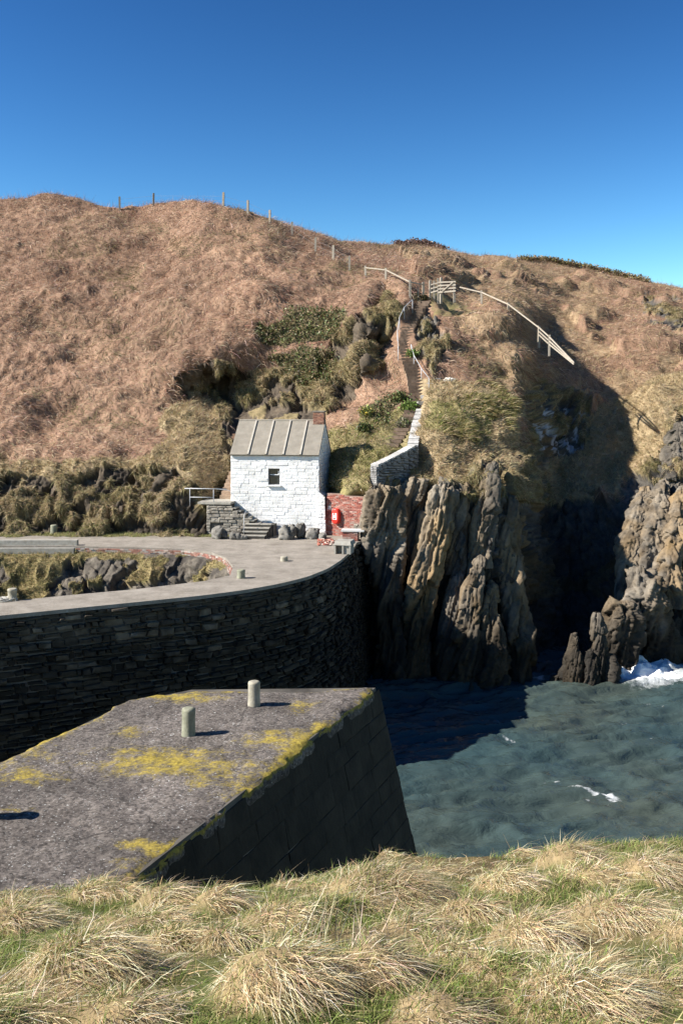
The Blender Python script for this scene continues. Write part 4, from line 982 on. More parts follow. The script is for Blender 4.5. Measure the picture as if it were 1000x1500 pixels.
V, Fs, C = brick_sheet((bl_, 2.3), lambda u, v: ((*(b0p + bu[:2] * u), v), bu, bn), seed=44, proud=0.022, keep=lambda u, v: v < top(u) - 0.03 and not (u > 1.55 and v < 0.75 and random.random() < 0.7) and random.random() > 0.03)
o = mk('brickwork', V, Fs, M_BRICK, bwall, col=C); o['kind'] = 'stuff'
items = []
for (u, z, w, hh) in courses(0.95, 0.72, (0.18, 0.28), (0.25, 0.45), 0.03, seed=45):
    items.append(((*(b0p + bu[:2] * (u + bl_ - 0.95)), z), bu, bn, (0, 0, 1), w, hh, random.uniform(0.05, 0.1)))
st_t = stone_templates(12, M_STONE, 0.16, 46)
place_stones(bwall, items, st_t, M_STONE)
# lifebuoy housing
lu = (494.5 - 478) / (541 - 478) * bl_
lc = np.append(b0p + bu[:2] * lu, 0.62) + bn * 0.03
lb = empty('lifebuoy_housing', lc, 'bright red plastic lifebuoy housing with white label on the brick wall', 'lifebuoy')
def capsule(w, hh, dep, zc, k=22, ex=3.0, off=0.0):
    rings = []; V = []; Fs = []
    prof = [(1.0, 0.0), (1.0, 0.6), (0.96, 0.82), (0.86, 0.95), (0.7, 1.0)]
    for s_, dd in prof:
        for j in range(k):
            a = 2 * math.pi * j / k; cx_, sz_ = math.cos(a), math.sin(a); q_ = (abs(cx_) ** ex + abs(sz_) ** ex) ** (-1 / ex)
            V.append(lc + bu * w / 2 * s_ * q_ * cx_ + np.array([0, 0, zc + hh / 2 * (1 - (1 - s_) * 0.6) * q_ * sz_]) + bn * (dep * dd + off))
    for i in range(len(prof) - 1):
        for j in range(k): Fs.append((i * k + j, i * k + (j + 1) % k, (i + 1) * k + (j + 1) % k, (i + 1) * k + j))
    Fs.append(tuple((len(prof) - 1) * k + j for j in range(k)))
    return V, Fs
V, Fs = capsule(0.46, 0.84, 0.24, 0.45); mk('case', V, Fs, M_RED, lb, smooth=True)
def plate(u0, u1, z0, z1, off, name, mat, par):
    mbp = MB(); pts = [lc + bu * u + np.array([0, 0, z]) + bn * o2 for o2 in (off - 0.01, off) for u, z in ((u0, z0), (u1, z0), (u1, z1), (u0, z1))]
    return mbp.add(pts, [(4, 5, 6, 7), (0, 1, 5, 4), (1, 2, 6, 5), (2, 3, 7, 6), (3, 0, 4, 7)]).build(name, mat, par)
lab = plate(-0.14, 0.11, 0.28, 0.62, 0.25, 'label', M_LABEL, lb)
plate(-0.08, 0.0, 0.50, 0.62, 0.254, 'label_mark', M_RED, lab); plate(-0.11, 0.06, 0.31, 0.37, 0.254, 'label_mark', M_RED, lab)
plate(-0.36 - 0.22, -0.20 - 0.2, 0.78, 0.98, 0.03, 'notice', M_QUARTZ, lb)
# plinth with pale slab, concrete block with two openings, loose bricks
def on_quay(px, py, z=0.0): return G(px, py, z)
def frame_at(px, py, z=0.0, rot=0.0): return Matrix.Translation(Vector(G(px, py, z))) @ Matrix.Rotation(rot, 4, 'Z')
Fm = frame_at(512, 793, 0, -0.12)
pl_ = empty('brick_plinth', Fm.translation, 'low brick plinth with pale slab at quay end below the brick wall', 'plinth')
MB().box(Fm, (-0.38, 0, 0.0), (0.42, 0.75, 0.50)).build('core', M_MORTAR, pl_)
base = np.array(Fm.translation); au = np.array(Fm.to_3x3() @ Vector((1, 0, 0))); an = np.array(Fm.to_3x3() @ Vector((0, -1, 0)))
V, Fs, C = brick_sheet((0.80, 0.5), lambda u, v: (base + au * (u - 0.38) + np.array([0, 0, v]), au, an), seed=50, proud=0.02)
mk('brickwork', V, Fs, M_BRICK, pl_, col=C)['kind'] = 'stuff'
MB().box(Fm, (-0.45, -0.06, 0.503), (0.75, 0.7, 0.58)).build('slab', M_QUARTZ, pl_)
Fm = frame_at(500, 812, 0, -0.2)
cb = empty('concrete_block', Fm.translation, 'concrete block with two square openings at the quay corner', 'block')
mb = MB(); mb.box(Fm, (-0.36, 0, 0.004), (-0.28, 0.8, 0.42)).box(Fm, (0.02, 0, 0.004), (0.10, 0.8, 0.42)).box(Fm, (0.36, 0, 0.004), (0.44, 0.8, 0.42)); mb.build('cheek', M_STEPC, cb)
MB().box(Fm, (-0.28, 0.35, 0.004), (0.02, 0.8, 0.42)).box(Fm, (0.10, 0.06, 0.004), (0.36, 0.8, 0.42)).build('filling', M_STEPC, cb)
MB().hexa([tuple(Fm @ Vector(p)) for p in ((-0.38, -0.02, 0.423), (0.46, -0.02, 0.423), (0.5, 0.95, 0.423), (-0.34, 0.95, 0.423), (-0.33, 0.1, 0.60), (0.40, 0.1, 0.60), (0.44, 0.9, 0.62), (-0.30, 0.9, 0.62))]).build('cap', M_STEPC, cb)
rs = random.Random(3); V, Fs, C = [], [], []
for i in range(46):
    c = G(rs.uniform(466, 489), rs.uniform(792, 800)) + np.array([0, 0, rs.uniform(0.02, 0.10)]); Rm = Matrix.Rotation(rs.uniform(0, 3), 3, 'Z') @ Matrix.Rotation(rs.uniform(-.5, .5), 3, 'X')
    s_ = rs.uniform(0.5, 1.0); b0 = len(V)
    for p in ((-1, -1, -1), (1, -1, -1), (1, 1, -1), (-1, 1, -1), (-1, -1, 1), (1, -1, 1), (1, 1, 1), (-1, 1, 1)):
        V.append(c + np.array(Rm @ Vector((p[0] * 0.09 * s_, p[1] * 0.05 * s_, p[2] * 0.033))))
    Fs += [tuple(b0 + k for k in f) for f in ((3, 2, 1, 0), (4, 5, 6, 7), (0, 1, 5, 4), (1, 2, 6, 5), (2, 3, 7, 6), (3, 0, 4, 7))]
    C += [np.array(rs.choice([(0.36, 0.13, 0.09), (0.45, 0.25, 0.19), (0.28, 0.10, 0.08), (0.5, 0.38, 0.32)]))] * 8
tag(mk('brick_rubble', V, Fs, M_BRICK, col=np.array(C)), 'heap of broken red brick at the foot of the brick wall', 'rubble', kind='stuff')

# ================================================================== stone stair up to the house
stair = empty('stone_stair', hp(0.6, -0.9, 0), 'grey stone stair and landing against the left of the white house', 'stair')
SD = 0.95      # depth in front of the house wall
L0 = -1.10     # landing from here (house u) to 0.15
MB().box(I4, (L0, -SD + 0.06, -0.2), (0.20, 0.9, 1.68)).build('landing_core', M_QCORE, stair)
MB().box(I4, (L0 - 0.5, -SD - 0.02, 1.683), (0.25, 0.95, 1.80)).build('landing_slab', M_STEPC, stair)
nst = 6
for i in range(nst):
    u0 = 0.25 + i * 0.25; z = 1.68 - (i + 1) * 0.165
    MB().box(I4, (u0 + 0.003, -SD + 0.08, -0.2), (u0 + 0.25, -0.07, z - 0.06)).build('step_core', M_QCORE, stair)
    MB().box(I4, (u0 + 0.006, -SD + 0.02 + 0.02 * (i % 2), z - 0.056), (u0 + 0.28, -0.065, z)).build('step', M_STEPC, stair)
items = []
def sk(u, z, w, hh):
    uu = u + L0; lim = 1.66 if uu < 0.22 else 1.66 - (uu - 0.2) / 0.25 * 0.165
    return z + hh / 2 < lim and not (-0.85 < uu < -0.35 and z < 0.62)
for (u, z, w, hh) in courses(2.75, 1.68, (0.10, 0.20), (0.25, 0.6), 0.02, keep=sk, seed=52):
    items.append((hp(u + L0, -SD + 0.06, z), ax_u, ax_n, (0, 0, 1), w, hh, random.uniform(0.03, 0.10)))
place_stones(stair, items, st_t, M_STONE)
# front flight down to the road
for i in range(4):
    z = 0.70 - i * 0.17
    MB().box(I4, (1.12, -SD - 0.28 * (i + 1), -0.1), (2.52 - 0.05 * i, -SD - 0.28 * i - 0.002, z - 0.05)).build('step_core', M_QCORE, stair)
    MB().box(I4, (1.10, -SD - 0.28 * (i + 1) - 0.03, z - 0.047), (2.55 - 0.05 * i, -SD - 0.28 * i - 0.005, z)).build('step', M_STEPC, stair)
MB().box(I4, (1.76, -SD + 0.02, -0.1), (2.6, -0.07, 0.62)).build('landing_core', M_QCORE, stair)
# steps that go up behind the house on its left
for i in range(7):
    p = Matrix.Translation(Vector(hp(-0.05, 0.95, 0))) @ Matrix.Rotation(HANG, 4, 'Z')
    MB().box(p, (-0.85, 0.32 * i, 1.4), (0.0, 0.32 * i + 0.34, 1.80 + 0.2 * (i + 1))).build('step', M_STEP, stair)
# rail
rail = empty('metal_railing', hp(-1.2, -0.85, 1.8), 'galvanised pipe railing on the landing left of the house', 'railing')
def bar(mat, par, name, pts, r=0.022): return MB().tube(pts, r, 7).build(name, mat, par, smooth=True)
ry = -SD + 0.05
for u in (-2.05, -0.72): bar(M_STEEL, rail, 'post', [hp(u, ry, 1.55), hp(u, ry, 2.52)])
bar(M_STEEL, rail, 'rail', [hp(-2.35, ry, 2.52), hp(0.02, ry, 2.52)], 0.026); bar(M_STEEL, rail, 'rail', [hp(-2.05, ry, 2.05), hp(-0.72, ry, 2.05)])
bar(M_STEEL, rail, 'handrail', [hp(-0.72, ry, 2.52), hp(0.15, ry, 2.45), hp(1.15, ry, 1.45), hp(1.2, ry - 0.9, 1.2), hp(1.2, ry - 0.92, 0.2)], 0.016)
bar(M_STEEL, rail, 'handrail', [hp(1.15, ry, 1.42), hp(2.4, ry, 1.42)], 0.012)
# boulders at the foot of the house and of the bank
def boulder(px, py, w, hgt, dep, label, seed, zoff=0.0, c=None, pale=0.75, name='boulder', grp='boulders at the foot of house and bank'):
    c = G(px, py, 0.0) if c is None else c; v = []
    n1, n2 = 22, 34
    for i in range(n1):
        ph = math.pi * i / (n1 - 1)
        for j in range(n2):
            th = 2 * math.pi * j / n2; d3 = np.array([math.sin(ph) * math.cos(th), math.sin(ph) * math.sin(th), math.cos(ph)])
            k = (np.abs(d3) ** 3.2).sum() ** (-1 / 3.2); v.append(d3 * k)
    v = np.array(v); nr_ = v / np.linalg.norm(v, axis=1, keepdims=True); v = v * np.array([w / 2, dep / 2, hgt / 2]); v += nr_ * (0.42 * crag_fine(v * 1.3 + seed * 7.7))[:, None] * min(1, w)
    v += c + np.array([0, dep / 2, hgt / 2 - 0.06 + zoff])
    ii = np.arange(n1 * n2).reshape(n1, n2); nx = np.roll(ii, -1, 1); f = np.stack([ii[:-1], ii[1:], nx[1:], nx[:-1]], 2).reshape(-1, 4)
    cc = mixc((0.12, 0.11, 0.095), (0.30, 0.28, 0.245), np.clip(0.5 + 0.6 * fbm(v * 2.5, 3, 600), 0, 1))
    return tag(mk(name, v, f, M_ROCK, col=cc * pale), label, 'boulder', grp)
boulder(418, 791, 0.95, 0.75, 0.9, 'grey boulder right beside the front steps of the house', 1)
boulder(440, 789, 0.55, 0.85, 0.8, 'upright grey boulder under the middle of the white wall', 2)
boulder(458, 790, 0.75, 0.48, 0.7, 'low grey boulder under the right part of the white wall', 3)
boulder(473, 791, 0.45, 0.36, 0.5, 'smallest grey boulder at the right corner of the house', 4)
boulder(321, 790, 0.75, 0.62, 0.6, 'dark grey boulder at the left foot of the stone stair', 5)
boulder(345, 791, 0.55, 0.42, 0.4, 'small flat grey boulder below the stone stair wall', 6)
boulder(357, 791, 0.4, 0.30, 0.4, 'tiny grey boulder left of the lowest front step', 7)

# ================================================================== surface lookup on the hill (photo direction -> built ground)
def ground(px, py):
    i = int(np.clip(np.searchsorted(cols, px), 1, NC - 1)); i = i if abs(cols[i] - px) < abs(cols[i - 1] - px) else i - 1
    t = (py - bott[i]) / (crest[i] - bott[i]); j = int(np.clip(round(t * (NR - 1)), 0, NR - 1))
    return T2[i, j].copy()

boulder(0, 0, 0.75, 0.35, 0.5, 'white quartz boulder in the turf right of the upper steps', 8, c=ground(657, 556), pale=2.6, grp=None)
boulder(0, 0, 1.3, 0.35, 0.8, 'flat pale slab lying on the far slope near right picture edge', 9, c=ground(965, 562), pale=1.5, grp=None)
# ================================================================== cliff steps
steps = empty('hillside_steps', ground(590, 640), 'long flight of timber and earth steps climbing the hillside to the gate', 'steps')
SP = np.array([(572, 655), (582, 640), (594, 622), (606, 606), (611, 590), (611, 574), (608, 558), (603, 543), (597, 528), (593, 512), (593, 496), (597, 480), (604, 465), (613, 452), (624, 441)], float)
sp3 = np.array([P(x, y, float(depth_at(np.array([[x, y]]))[0])) for x, y in SP])
for _ in range(2): sp3[1:-1] = 0.25 * sp3[:-2] + 0.5 * sp3[1:-1] + 0.25 * sp3[2:]
rise = 0.21; nsteps = int((sp3[-1, 2] - sp3[0, 2]) / rise)
for i in range(nsteps):
    z = sp3[0, 2] + i * rise; c = np.array([np.interp(z, sp3[:, 2], sp3[:, k]) for k in range(2)]); c2 = np.array([np.interp(z + rise, sp3[:, 2], sp3[:, k]) for k in range(2)])
    t_ = c2 - c; L = np.linalg.norm(t_); ang = math.atan2(t_[1], t_[0]) - math.pi / 2; ang = max(-0.5, min(0.5, ang)) * 0.6
    Mx = Matrix.Translation((c[0], c[1], z)) @ Matrix.Rotation(ang + random.uniform(-.04, .04), 4, 'Z'); w = 0.44 + random.uniform(-0.03, 0.05)
    st_ = MB().box(Mx, (-w, 0.05, -0.3), (w, max(L, 0.2) + 0.3, rise * 0.97)).build('tread', M_STEP, steps)
    MB().box(Mx, (-w - 0.02, -0.02, rise * 0.1), (w + 0.02, 0.046, rise * 1.03)).build('riser', M_RISER, st_)
def rail_line(par, pts2, hgt, r, name, mat, posts=True):
    P3 = [P(x, y, float(depth_at(np.array([[x, y]]))[0])) for x, y in pts2]
    bar(mat, par, name, [p + np.array([0, 0, hgt]) for p in P3], r)
    if posts:
        for p in P3: bar(mat, par, 'rail_post', [p - np.array([0, 0, 0.3]), p + np.array([0, 0, hgt])], r)
rail_line(steps, [(583, 528), (582, 505), (585, 485), (592, 470), (604, 458)], 0.95, 0.025, 'handrail', M_STEEL)
rail_line(steps, [(602, 520), (606, 536), (617, 556), (628, 570)], 0.7, 0.022, 'handrail', M_STEEL)

# ================================================================== slate wall beside the lower steps
swall = empty('slate_wall', P(575, 690, 53.4), 'dry slate wall with pale coping climbing beside the cliff steps', 'wall')
WP = [(548, 714, 682, 52.5), (575, 704, 668, 53.4), (604, 692, 653, 54.5), (607, 668, 638, 56.4), (611, 640, 616, 58.6), (616, 624, 600, 59.8)]    # px, foot py, top py, distance
wfoot = np.array([P(a, b2, d) for a, b2, c, d in WP]); wtop = np.array([P(a, c, d) for a, b2, c, d in WP])
wfoot[:, 2] -= 0.5
ws = np.concatenate([[0], np.cumsum(np.linalg.norm(np.diff(wtop[:, :2], axis=0), axis=1))])
def wall_at(u): return np.array([np.interp(u, ws, wtop[:, k]) for k in range(3)]), np.interp(u, ws, wfoot[:, 2])
coreV, coreF = [], []
wn = []
for i in range(len(WP)):
    t_ = wtop[min(i + 1, len(WP) - 1), :2] - wtop[max(i - 1, 0), :2]; t_ /= np.linalg.norm(t_); wn.append(np.array([t_[1], -t_[0]]))
wn = np.array(wn); HT = 0.26
for i in range(len(WP)):
    for sgn, z in ((1, wfoot[i, 2] - 0.3), (1, wtop[i, 2] - 0.05), (-1, wtop[i, 2] - 0.05), (-1, wfoot[i, 2] - 0.3)):
        p = wtop[i, :2] + wn[i] * (HT - 0.04) * sgn; coreV.append((p[0], p[1], z))
for i in range(len(WP) - 1):
    for k in range(4): coreF.append((i * 4 + k, i * 4 + (k + 1) % 4, (i + 1) * 4 + (k + 1) % 4, (i + 1) * 4 + k))
coreF += [(3, 2, 1, 0), tuple((len(WP) - 1) * 4 + k for k in range(4))]
mk('wall_core', coreV, coreF, M_QCORE, swall)
items = []
for sgn in (1, -1):
    for (u, v, w, hh) in courses(ws[-1], 4.0, (0.06, 0.13), (0.2, 0.5), 0.015, seed=60 + sgn):
        tp, fz = wall_at(u); z = tp[2] - 0.06 - v
        if z < fz - 0.2 or u > ws[-1] - 0.05: continue
        nv = np.array([np.interp(u, ws, wn[:, k]) for k in range(2)]); nv /= np.linalg.norm(nv)
        p = tp[:2] + nv * (HT - 0.05) * sgn; items.append(((p[0], p[1], z), (-nv[1] * sgn, nv[0] * sgn, 0), (nv[0] * sgn, nv[1] * sgn, 0), (0, 0, 1), w, hh, random.uniform(0.04, 0.09)))
e_t = (wtop[1, :2] - wtop[0, :2]); e_t /= np.linalg.norm(e_t)
for (u, v, w, hh) in courses(0.5, wtop[0, 2] - wfoot[0, 2], (0.07, 0.13), (0.2, 0.5), 0.015, seed=66):
    p = wtop[0, :2] - e_t * 0.0 + np.array([-e_t[1], e_t[0]]) * (0.25 - u); items.append(((p[0], p[1], wtop[0, 2] - 0.05 - v), (e_t[1], -e_t[0], 0), (-e_t[0], -e_t[1], 0), (0, 0, 1), w, hh, 0.07))
sl_t = stone_templates(12, M_SLATE, 0.14, 61)
place_stones(swall, items, sl_t, M_SLATE)
u = 0.0
M_COPE = noise_mat('pale_coping', (0.30, 0.29, 0.27), (0.50, 0.48, 0.45), 5.0, bump=0.5, obj_var=0.2)
while u < ws[-1] - 0.1:
    w = random.uniform(0.18, 0.42); tp, _ = wall_at(u + w / 2); tq_, _ = wall_at(u + w / 2 + 0.05); d3 = tq_ - tp; d3 /= np.linalg.norm(d3)
    al = Vector(d3); sd_ = Vector((d3[1], -d3[0], 0)).normalized(); upv = sd_.cross(al)
    Mx = Matrix(((al.x, sd_.x, upv.x, tp[0]), (al.y, sd_.y, upv.y, tp[1]), (al.z, sd_.z, upv.z, tp[2]), (0, 0, 0, 1)))
    MB().box(Mx, (-w / 2, -HT - random.uniform(0, .05), -0.05), (w / 2 - 0.01, HT + random.uniform(0, .05), random.uniform(0.02, 0.07))).build('coping_stone', M_COPE, swall)
    u += w
# pale slab wall beside the middle steps
pw = empty('stepped_stone_wall', P(626, 590, 60.8), 'short stepped stone wall right of the middle cliff steps', 'wall')
for i, (x, y, d) in enumerate(((620, 590, 60.6), (624, 581, 61.2), (627, 573, 61.8), (632, 563, 62.4), (637, 556, 62.9))):
    c = P(x, y, d); Mx = Matrix.Translation(Vector(c)) @ Matrix.Rotation(random.uniform(-.2, .2), 4, 'Z')
    for k in range(3):
        MB().box(Mx, (-0.33 + random.uniform(-.06, .06), -0.3 + random.uniform(-.05, .05), -0.55 + 0.22 * k), (0.33 + random.uniform(-.06, .06), 0.3, -0.345 + 0.22 * k)).build('slab', M_SLATE if k < 2 else M_COPE, pw)

# ================================================================== fences and gate
def post(par, foot, hgt, s=0.05, name='post', lean=0.0):
    Mx = Matrix.Translation(Vector(foot)) @ Matrix.Rotation(random.uniform(-.3, .3), 4, 'Z') @ Matrix.Rotation(lean + random.uniform(-.03, .03), 4, 'Y')
    return MB().box(Mx, (-s, -s, -0.5), (s, s, hgt)).build(name, M_WOOD, par)
def plank(par, a, b2, s=0.045, t=0.025, name='rail'):
    a, b2 = Vector(a), Vector(b2); x = (b2 - a).normalized(); y = Vector((-x.y, x.x, 0)).normalized(); z = x.cross(y)
    Mx = Matrix(((x.x, y.x, z.x, a.x), (x.y, y.y, z.y, a.y), (x.z, y.z, z.z, a.z), (0, 0, 0, 1)))
    return MB().box(Mx, (0, -t, -s), ((b2 - a).length, t, s)).build(name, M_WOOD, par)
FP = [(176, 308), (226, 304), (327, 308), (362, 318), (394, 328), (428, 346), (461, 370), (487, 385), (512, 397)]
feet = [ground(*p) for p in FP]
wf_ = empty('wire_fence', feet[4], 'line of grey timber fence posts along the hill crest with wire', 'fence')
for i, p in enumerate(feet): post(wf_, p, 1.2 if i != 2 else 1.3, 0.085)
for k in (0.95, 0.55):
    MB().tube([p + np.array([0, 0, k]) for p in feet], 0.006, 4).build('wire', M_WIRE, wf_)
RP = [(535, 408), (563, 416), (602, 437), (620, 436)]
rfeet = [ground(*p) for p in RP]
rf1 = empty('rail_fence', rfeet[1], 'timber rail fence left of the gate at the top of steps', 'fence')
for p, hh in zip(rfeet, (0.75, 0.75, 1.35, 1.2)): post(rf1, p, hh + 0.08, 0.075)
for i in range(3):
    plank(rf1, rfeet[i] + np.array([0, -0.08, 0.68 if i < 1 else (0.68 if i == 1 else 1.25)]), rfeet[i + 1] + np.array([0, -0.08, 0.68 if i < 1 else (1.25 if i == 1 else 1.1)]))
post(rf1, ground(612, 444), 1.1, 0.04)
# gate
g0, g1 = ground(630, 436), ground(668, 434)
g1[1] = g0[1] - 0.9; g1[0] = (667 - 500) / F * g1[1]; g1[2] = g0[2] + 0.05
gate = empty('timber_gate', (g0 + g1) / 2, 'pale timber gate and stile at the head of the cliff steps', 'gate')
gx = (g1 - g0)
for k, hh in ((-0.02, 1.25), (0.14, 1.2), (0.30, 1.35), (0.42, 1.4), (0.95, 1.05)): post(gate, g0 + gx * k, hh, 0.07, 'gate_post')
for k in range(4): plank(gate, g0 + gx * 0.30 + np.array([0, -0.1, 0.32 + 0.24 * k]), g1 + np.array([0, -0.1, 0.32 + 0.22 * k]), 0.055, 0.02, 'bar')
for k in range(3): plank(gate, g0 + gx * 0.0 + np.array([0, -0.1, 0.35 + 0.28 * k]), g0 + gx * 0.30 + np.array([0, -0.1, 0.45 + 0.28 * k]), 0.045, 0.02, 'bar')
plank(gate, g0 + gx * 0.45 + np.array([0, -0.16, 0.35]), g0 + gx * 0.9 + np.array([0, -0.16, 0.98]), 0.04, 0.02, 'brace')
# fence down the headland
RP2 = [(673, 436), (705, 447), (744, 466), (789, 499), (804, 511), (840, 534)]
r2 = [ground(*p) for p in RP2]
# the run follows the brow: even out distances along it
ys = np.linspace(r2[0][1], 66.5, 6)
r2 = []
for (x, y), d in zip(RP2, ys): r2.append(P(x, y, d))
rf2 = empty('rail_fence', r2[2], 'timber rail fence running down the headland brow right of the gate', 'fence')
hts = (0.9, 1.05, 1.1, 1.0, 0.9, 0.2)
for i in range(1, 5): post(rf2, r2[i], hts[i] + 0.08, 0.075)
for i in range(5): plank(rf2, r2[i] + np.array([0, -0.08, hts[i] - 0.07]), r2[i + 1] + np.array([0, -0.08, hts[i + 1] - 0.07]))
for i in (3, 4):
    for k in (0.28, 0.52): plank(rf2, r2[i] + np.array([0, -0.08, hts[i] - 0.07 - k]), r2[i + 1] + np.array([0, -0.08, hts[i + 1] - 0.07 - k * (1 if i == 3 else 0.2)]))

# ================================================================== vegetation built from single blades
def blades(name, root, d0, bend, length, width, col, mat, segs=2, side=None, recentre=False):
    """ribbons: root points, start directions, bend vectors added towards the tip (all N x 3)"""
    n = len(root)
    d0 = d0 / (np.linalg.norm(d0, axis=1, keepdims=True) + 1e-9)
    if side is None: side = np.cross(d0, RNG.normal(size=(n, 3)))
    side = side / (np.linalg.norm(side, axis=1, keepdims=True) + 1e-9)
    pts = []
    for k in range(segs + 1):
        t = k / segs
        c = root + (d0 * t + bend * t * t) * length[:, None]
        if k < segs:
            w = (width * (1 - 0.55 * t))[:, None] * 0.5; pts += [c - side * w, c + side * w]
        else: pts.append(c)
    m = 2 * segs + 1
    V = np.stack(pts, 1).reshape(-1, 3); b0 = (np.arange(n) * m)[:, None]
    tris = []
    for k in range(segs - 1):
        tris += [(2 * k, 2 * k + 1, 2 * k + 3), (2 * k, 2 * k + 3, 2 * k + 2)]
    tris.append((2 * segs - 2, 2 * segs - 1, 2 * segs))
    Fs = np.concatenate([b0 + np.array(t)[None, :] for t in tris], 0)
    return mk(name, V, Fs, mat, col=np.repeat(col, m, 0), recentre=recentre)

A4 = T2[:-1, :-1], T2[1:, :-1], T2[1:, 1:], T2[:-1, 1:]
area = np.linalg.norm(np.cross(A4[2] - A4[0], A4[3] - A4[1]), axis=2) * 0.5
NR2 = grid_normals(T2)
def cellmask(m): return m.reshape(NC, NRR)[:-1, :-1]
visible = np.zeros((NC - 1, NRR - 1)); visible[(cols[:-1] > -45) & (cols[:-1] < 1045), :] = 1; visible[:, NR + 2:] = 0
def scatter(mask, n, power=1.0):
    w = (area ** power * cellmask(mask.astype(float)) * visible).ravel(); w /= w.sum()
    k = RNG.choice(len(w), n, p=w); i, j = np.unravel_index(k, area.shape); a, b2 = RNG.random(n)[:, None], RNG.random(n)[:, None]
    p = T2[i, j] * (1 - a) * (1 - b2) + T2[i + 1, j] * a * (1 - b2) + T2[i + 1, j + 1] * a * b2 + T2[i, j + 1] * (1 - a) * b2
    g = i * NRR + j
    return p, NR2[i, j], g
def jitter(c, n, s=0.25): return np.clip(c * (1 + s * RNG.normal(size=(n, 1))) * (1 + 0.06 * RNG.normal(size=(n, 3))), 0.004, 0.8)
UP = np.array([0, 0, 1.0])
PYq = PYf.ravel(); PXq = PXf.ravel()
notpath = (calm < 0.35)
# dead bracken: collapsed fronds, combed by the wind across the slope
m_br = ~rock & ~straw & ~green & ~ivy & notpath
n = 150000
p, nn_, g = scatter(m_br, n, 0.8)
fl = fbm(p * 0.22, 3, 700)
dirx = np.stack([np.cos(fl * 2.2 - 0.5), -0.25 * np.ones(n), np.sin(fl * 2.2 - 0.5) * 0.8], 1)
d0 = dirx + 0.6 * nn_ * RNG.random((n, 1)) + 0.75 * RNG.normal(size=(n, 3))
ln = RNG.uniform(0.25, 0.8, n) * (1 + 0.3 * np.clip((p[:, 1] - 70) / 30, 0, 1)); wd = RNG.uniform(0.013, 0.040, n)
pal = np.array([(0.32, 0.185, 0.12), (0.27, 0.155, 0.10), (0.40, 0.275, 0.19), (0.22, 0.13, 0.09), (0.46, 0.355, 0.26), (0.33, 0.245, 0.19)])
tone = np.clip(0.5 + 0.7 * fbm(p * 0.35, 3, 705), 0, 1)
cc = pal[RNG.integers(0, len(pal), n)] * (0.72 + 0.5 * tone[:, None])
sp_ = fbm(p * 0.14, 4, 706) + 0.25 * RNG.normal(size=n); cc = np.where((sp_ > 0.42)[:, None], cc * 0.35 + 0.65 * np.array([(0.40, 0.315, 0.20)]), cc); sp2 = fbm(p * 0.3, 3, 707) + 0.2 * RNG.normal(size=n); cc = np.where((sp2 > 0.5)[:, None], np.array([(0.20, 0.165, 0.085)]), cc)
fm = (cellmask(farhill.astype(float)).ravel()[0] * 0 + farhill[g]) * (RNG.random(n) < 0.55)
cc = np.where(fm[:, None] > 0, np.array([(0.37, 0.27, 0.165)]), cc)
br = blades('bracken', p + nn_ * 0.05, d0, np.stack([0 * fl, 0 * fl, -0.35 - 0.2 * RNG.random(n)], 1), ln, wd, jitter(cc, n, 0.2), M_VEG)
tag(br, 'dead red brown bracken covering the whole hillside', 'bracken', kind='stuff')
# thin upright stems that fray the skyline and the brows
n = 9000
p, nn_, g = scatter((~rock & ~straw) & (PYq < np.interp(PXq, cols, crest) + 14), n, 0.6)
d0 = UP + 0.45 * RNG.normal(size=(n, 3)); st2 = blades('bracken_stems', p, d0, 0.3 * RNG.normal(size=(n, 3)), RNG.uniform(0.2, 0.75, n), np.full(n, 0.022), jitter(np.tile((0.30, 0.19, 0.14), (n, 1)), n), M_VEG)
tag(st2, 'thin upright dead stems along the crest of the hill', 'stems', kind='stuff')
# pale grass on the brows, hanging over edges
m_st = ((straw & ~rock) | cush_on) & notpath
n = 95000
p, nn_, g = scatter(m_st, n, 0.8)
down = -UP + nn_ * (nn_[:, 2:3]); down /= (np.linalg.norm(down, axis=1, keepdims=True) + 1e-6)
d0 = nn_ * 0.8 + 0.5 * UP + 0.45 * RNG.normal(size=(n, 3)) + np.array([0.25, 0, 0])
gr = np.clip(0.5 + 0.8 * fbm(p * 0.8, 3, 710), 0, 1) * (0.32 + 0.6 * (cush_on[g] | green[g]))
cc = mixc((0.46, 0.36, 0.22), (0.20, 0.175, 0.07), gr); cc = np.where((green[g] & (RNG.random(n) < 0.5))[:, None], np.array([(0.17, 0.185, 0.055)]), cc)
cc = np.where((RNG.random(n) < 0.12)[:, None], np.array([(0.46, 0.37, 0.24)]), cc)
gz = blades('cliff_grass', p, d0, down * 0.55, RNG.uniform(0.14, 0.42, n) * np.where(cush_on[g], 0.6, 1.0), RNG.uniform(0.015, 0.038, n), jitter(cc, n, 0.22), M_VEG)
tag(gz, 'pale tussock grass hanging over the bank and cliff edges', 'grass', kind='stuff')
# shaggy turf cushions on the rock
n = 60000
p, nn_, g = scatter(cush_on & notpath, n, 0.8)
down = -UP + nn_ * (nn_[:, 2:3]); down /= (np.linalg.norm(down, axis=1, keepdims=True) + 1e-6)
cc = mixc((0.44, 0.34, 0.21), (0.19, 0.17, 0.07), np.clip(0.45 + 0.8 * fbm(p * 0.9, 3, 712) + 0.25 * RNG.normal(size=n), 0, 1))
ct = blades('hanging_turf', p, nn_ * 0.9 + 0.2 * UP + 0.4 * RNG.normal(size=(n, 3)), down * 0.8, RNG.uniform(0.12, 0.36, n), RNG.uniform(0.014, 0.032, n), jitter(cc, n, 0.25), M_VEG)
tag(ct, 'shaggy turf hanging from the rocks behind the road and house', 'turf', kind='stuff')
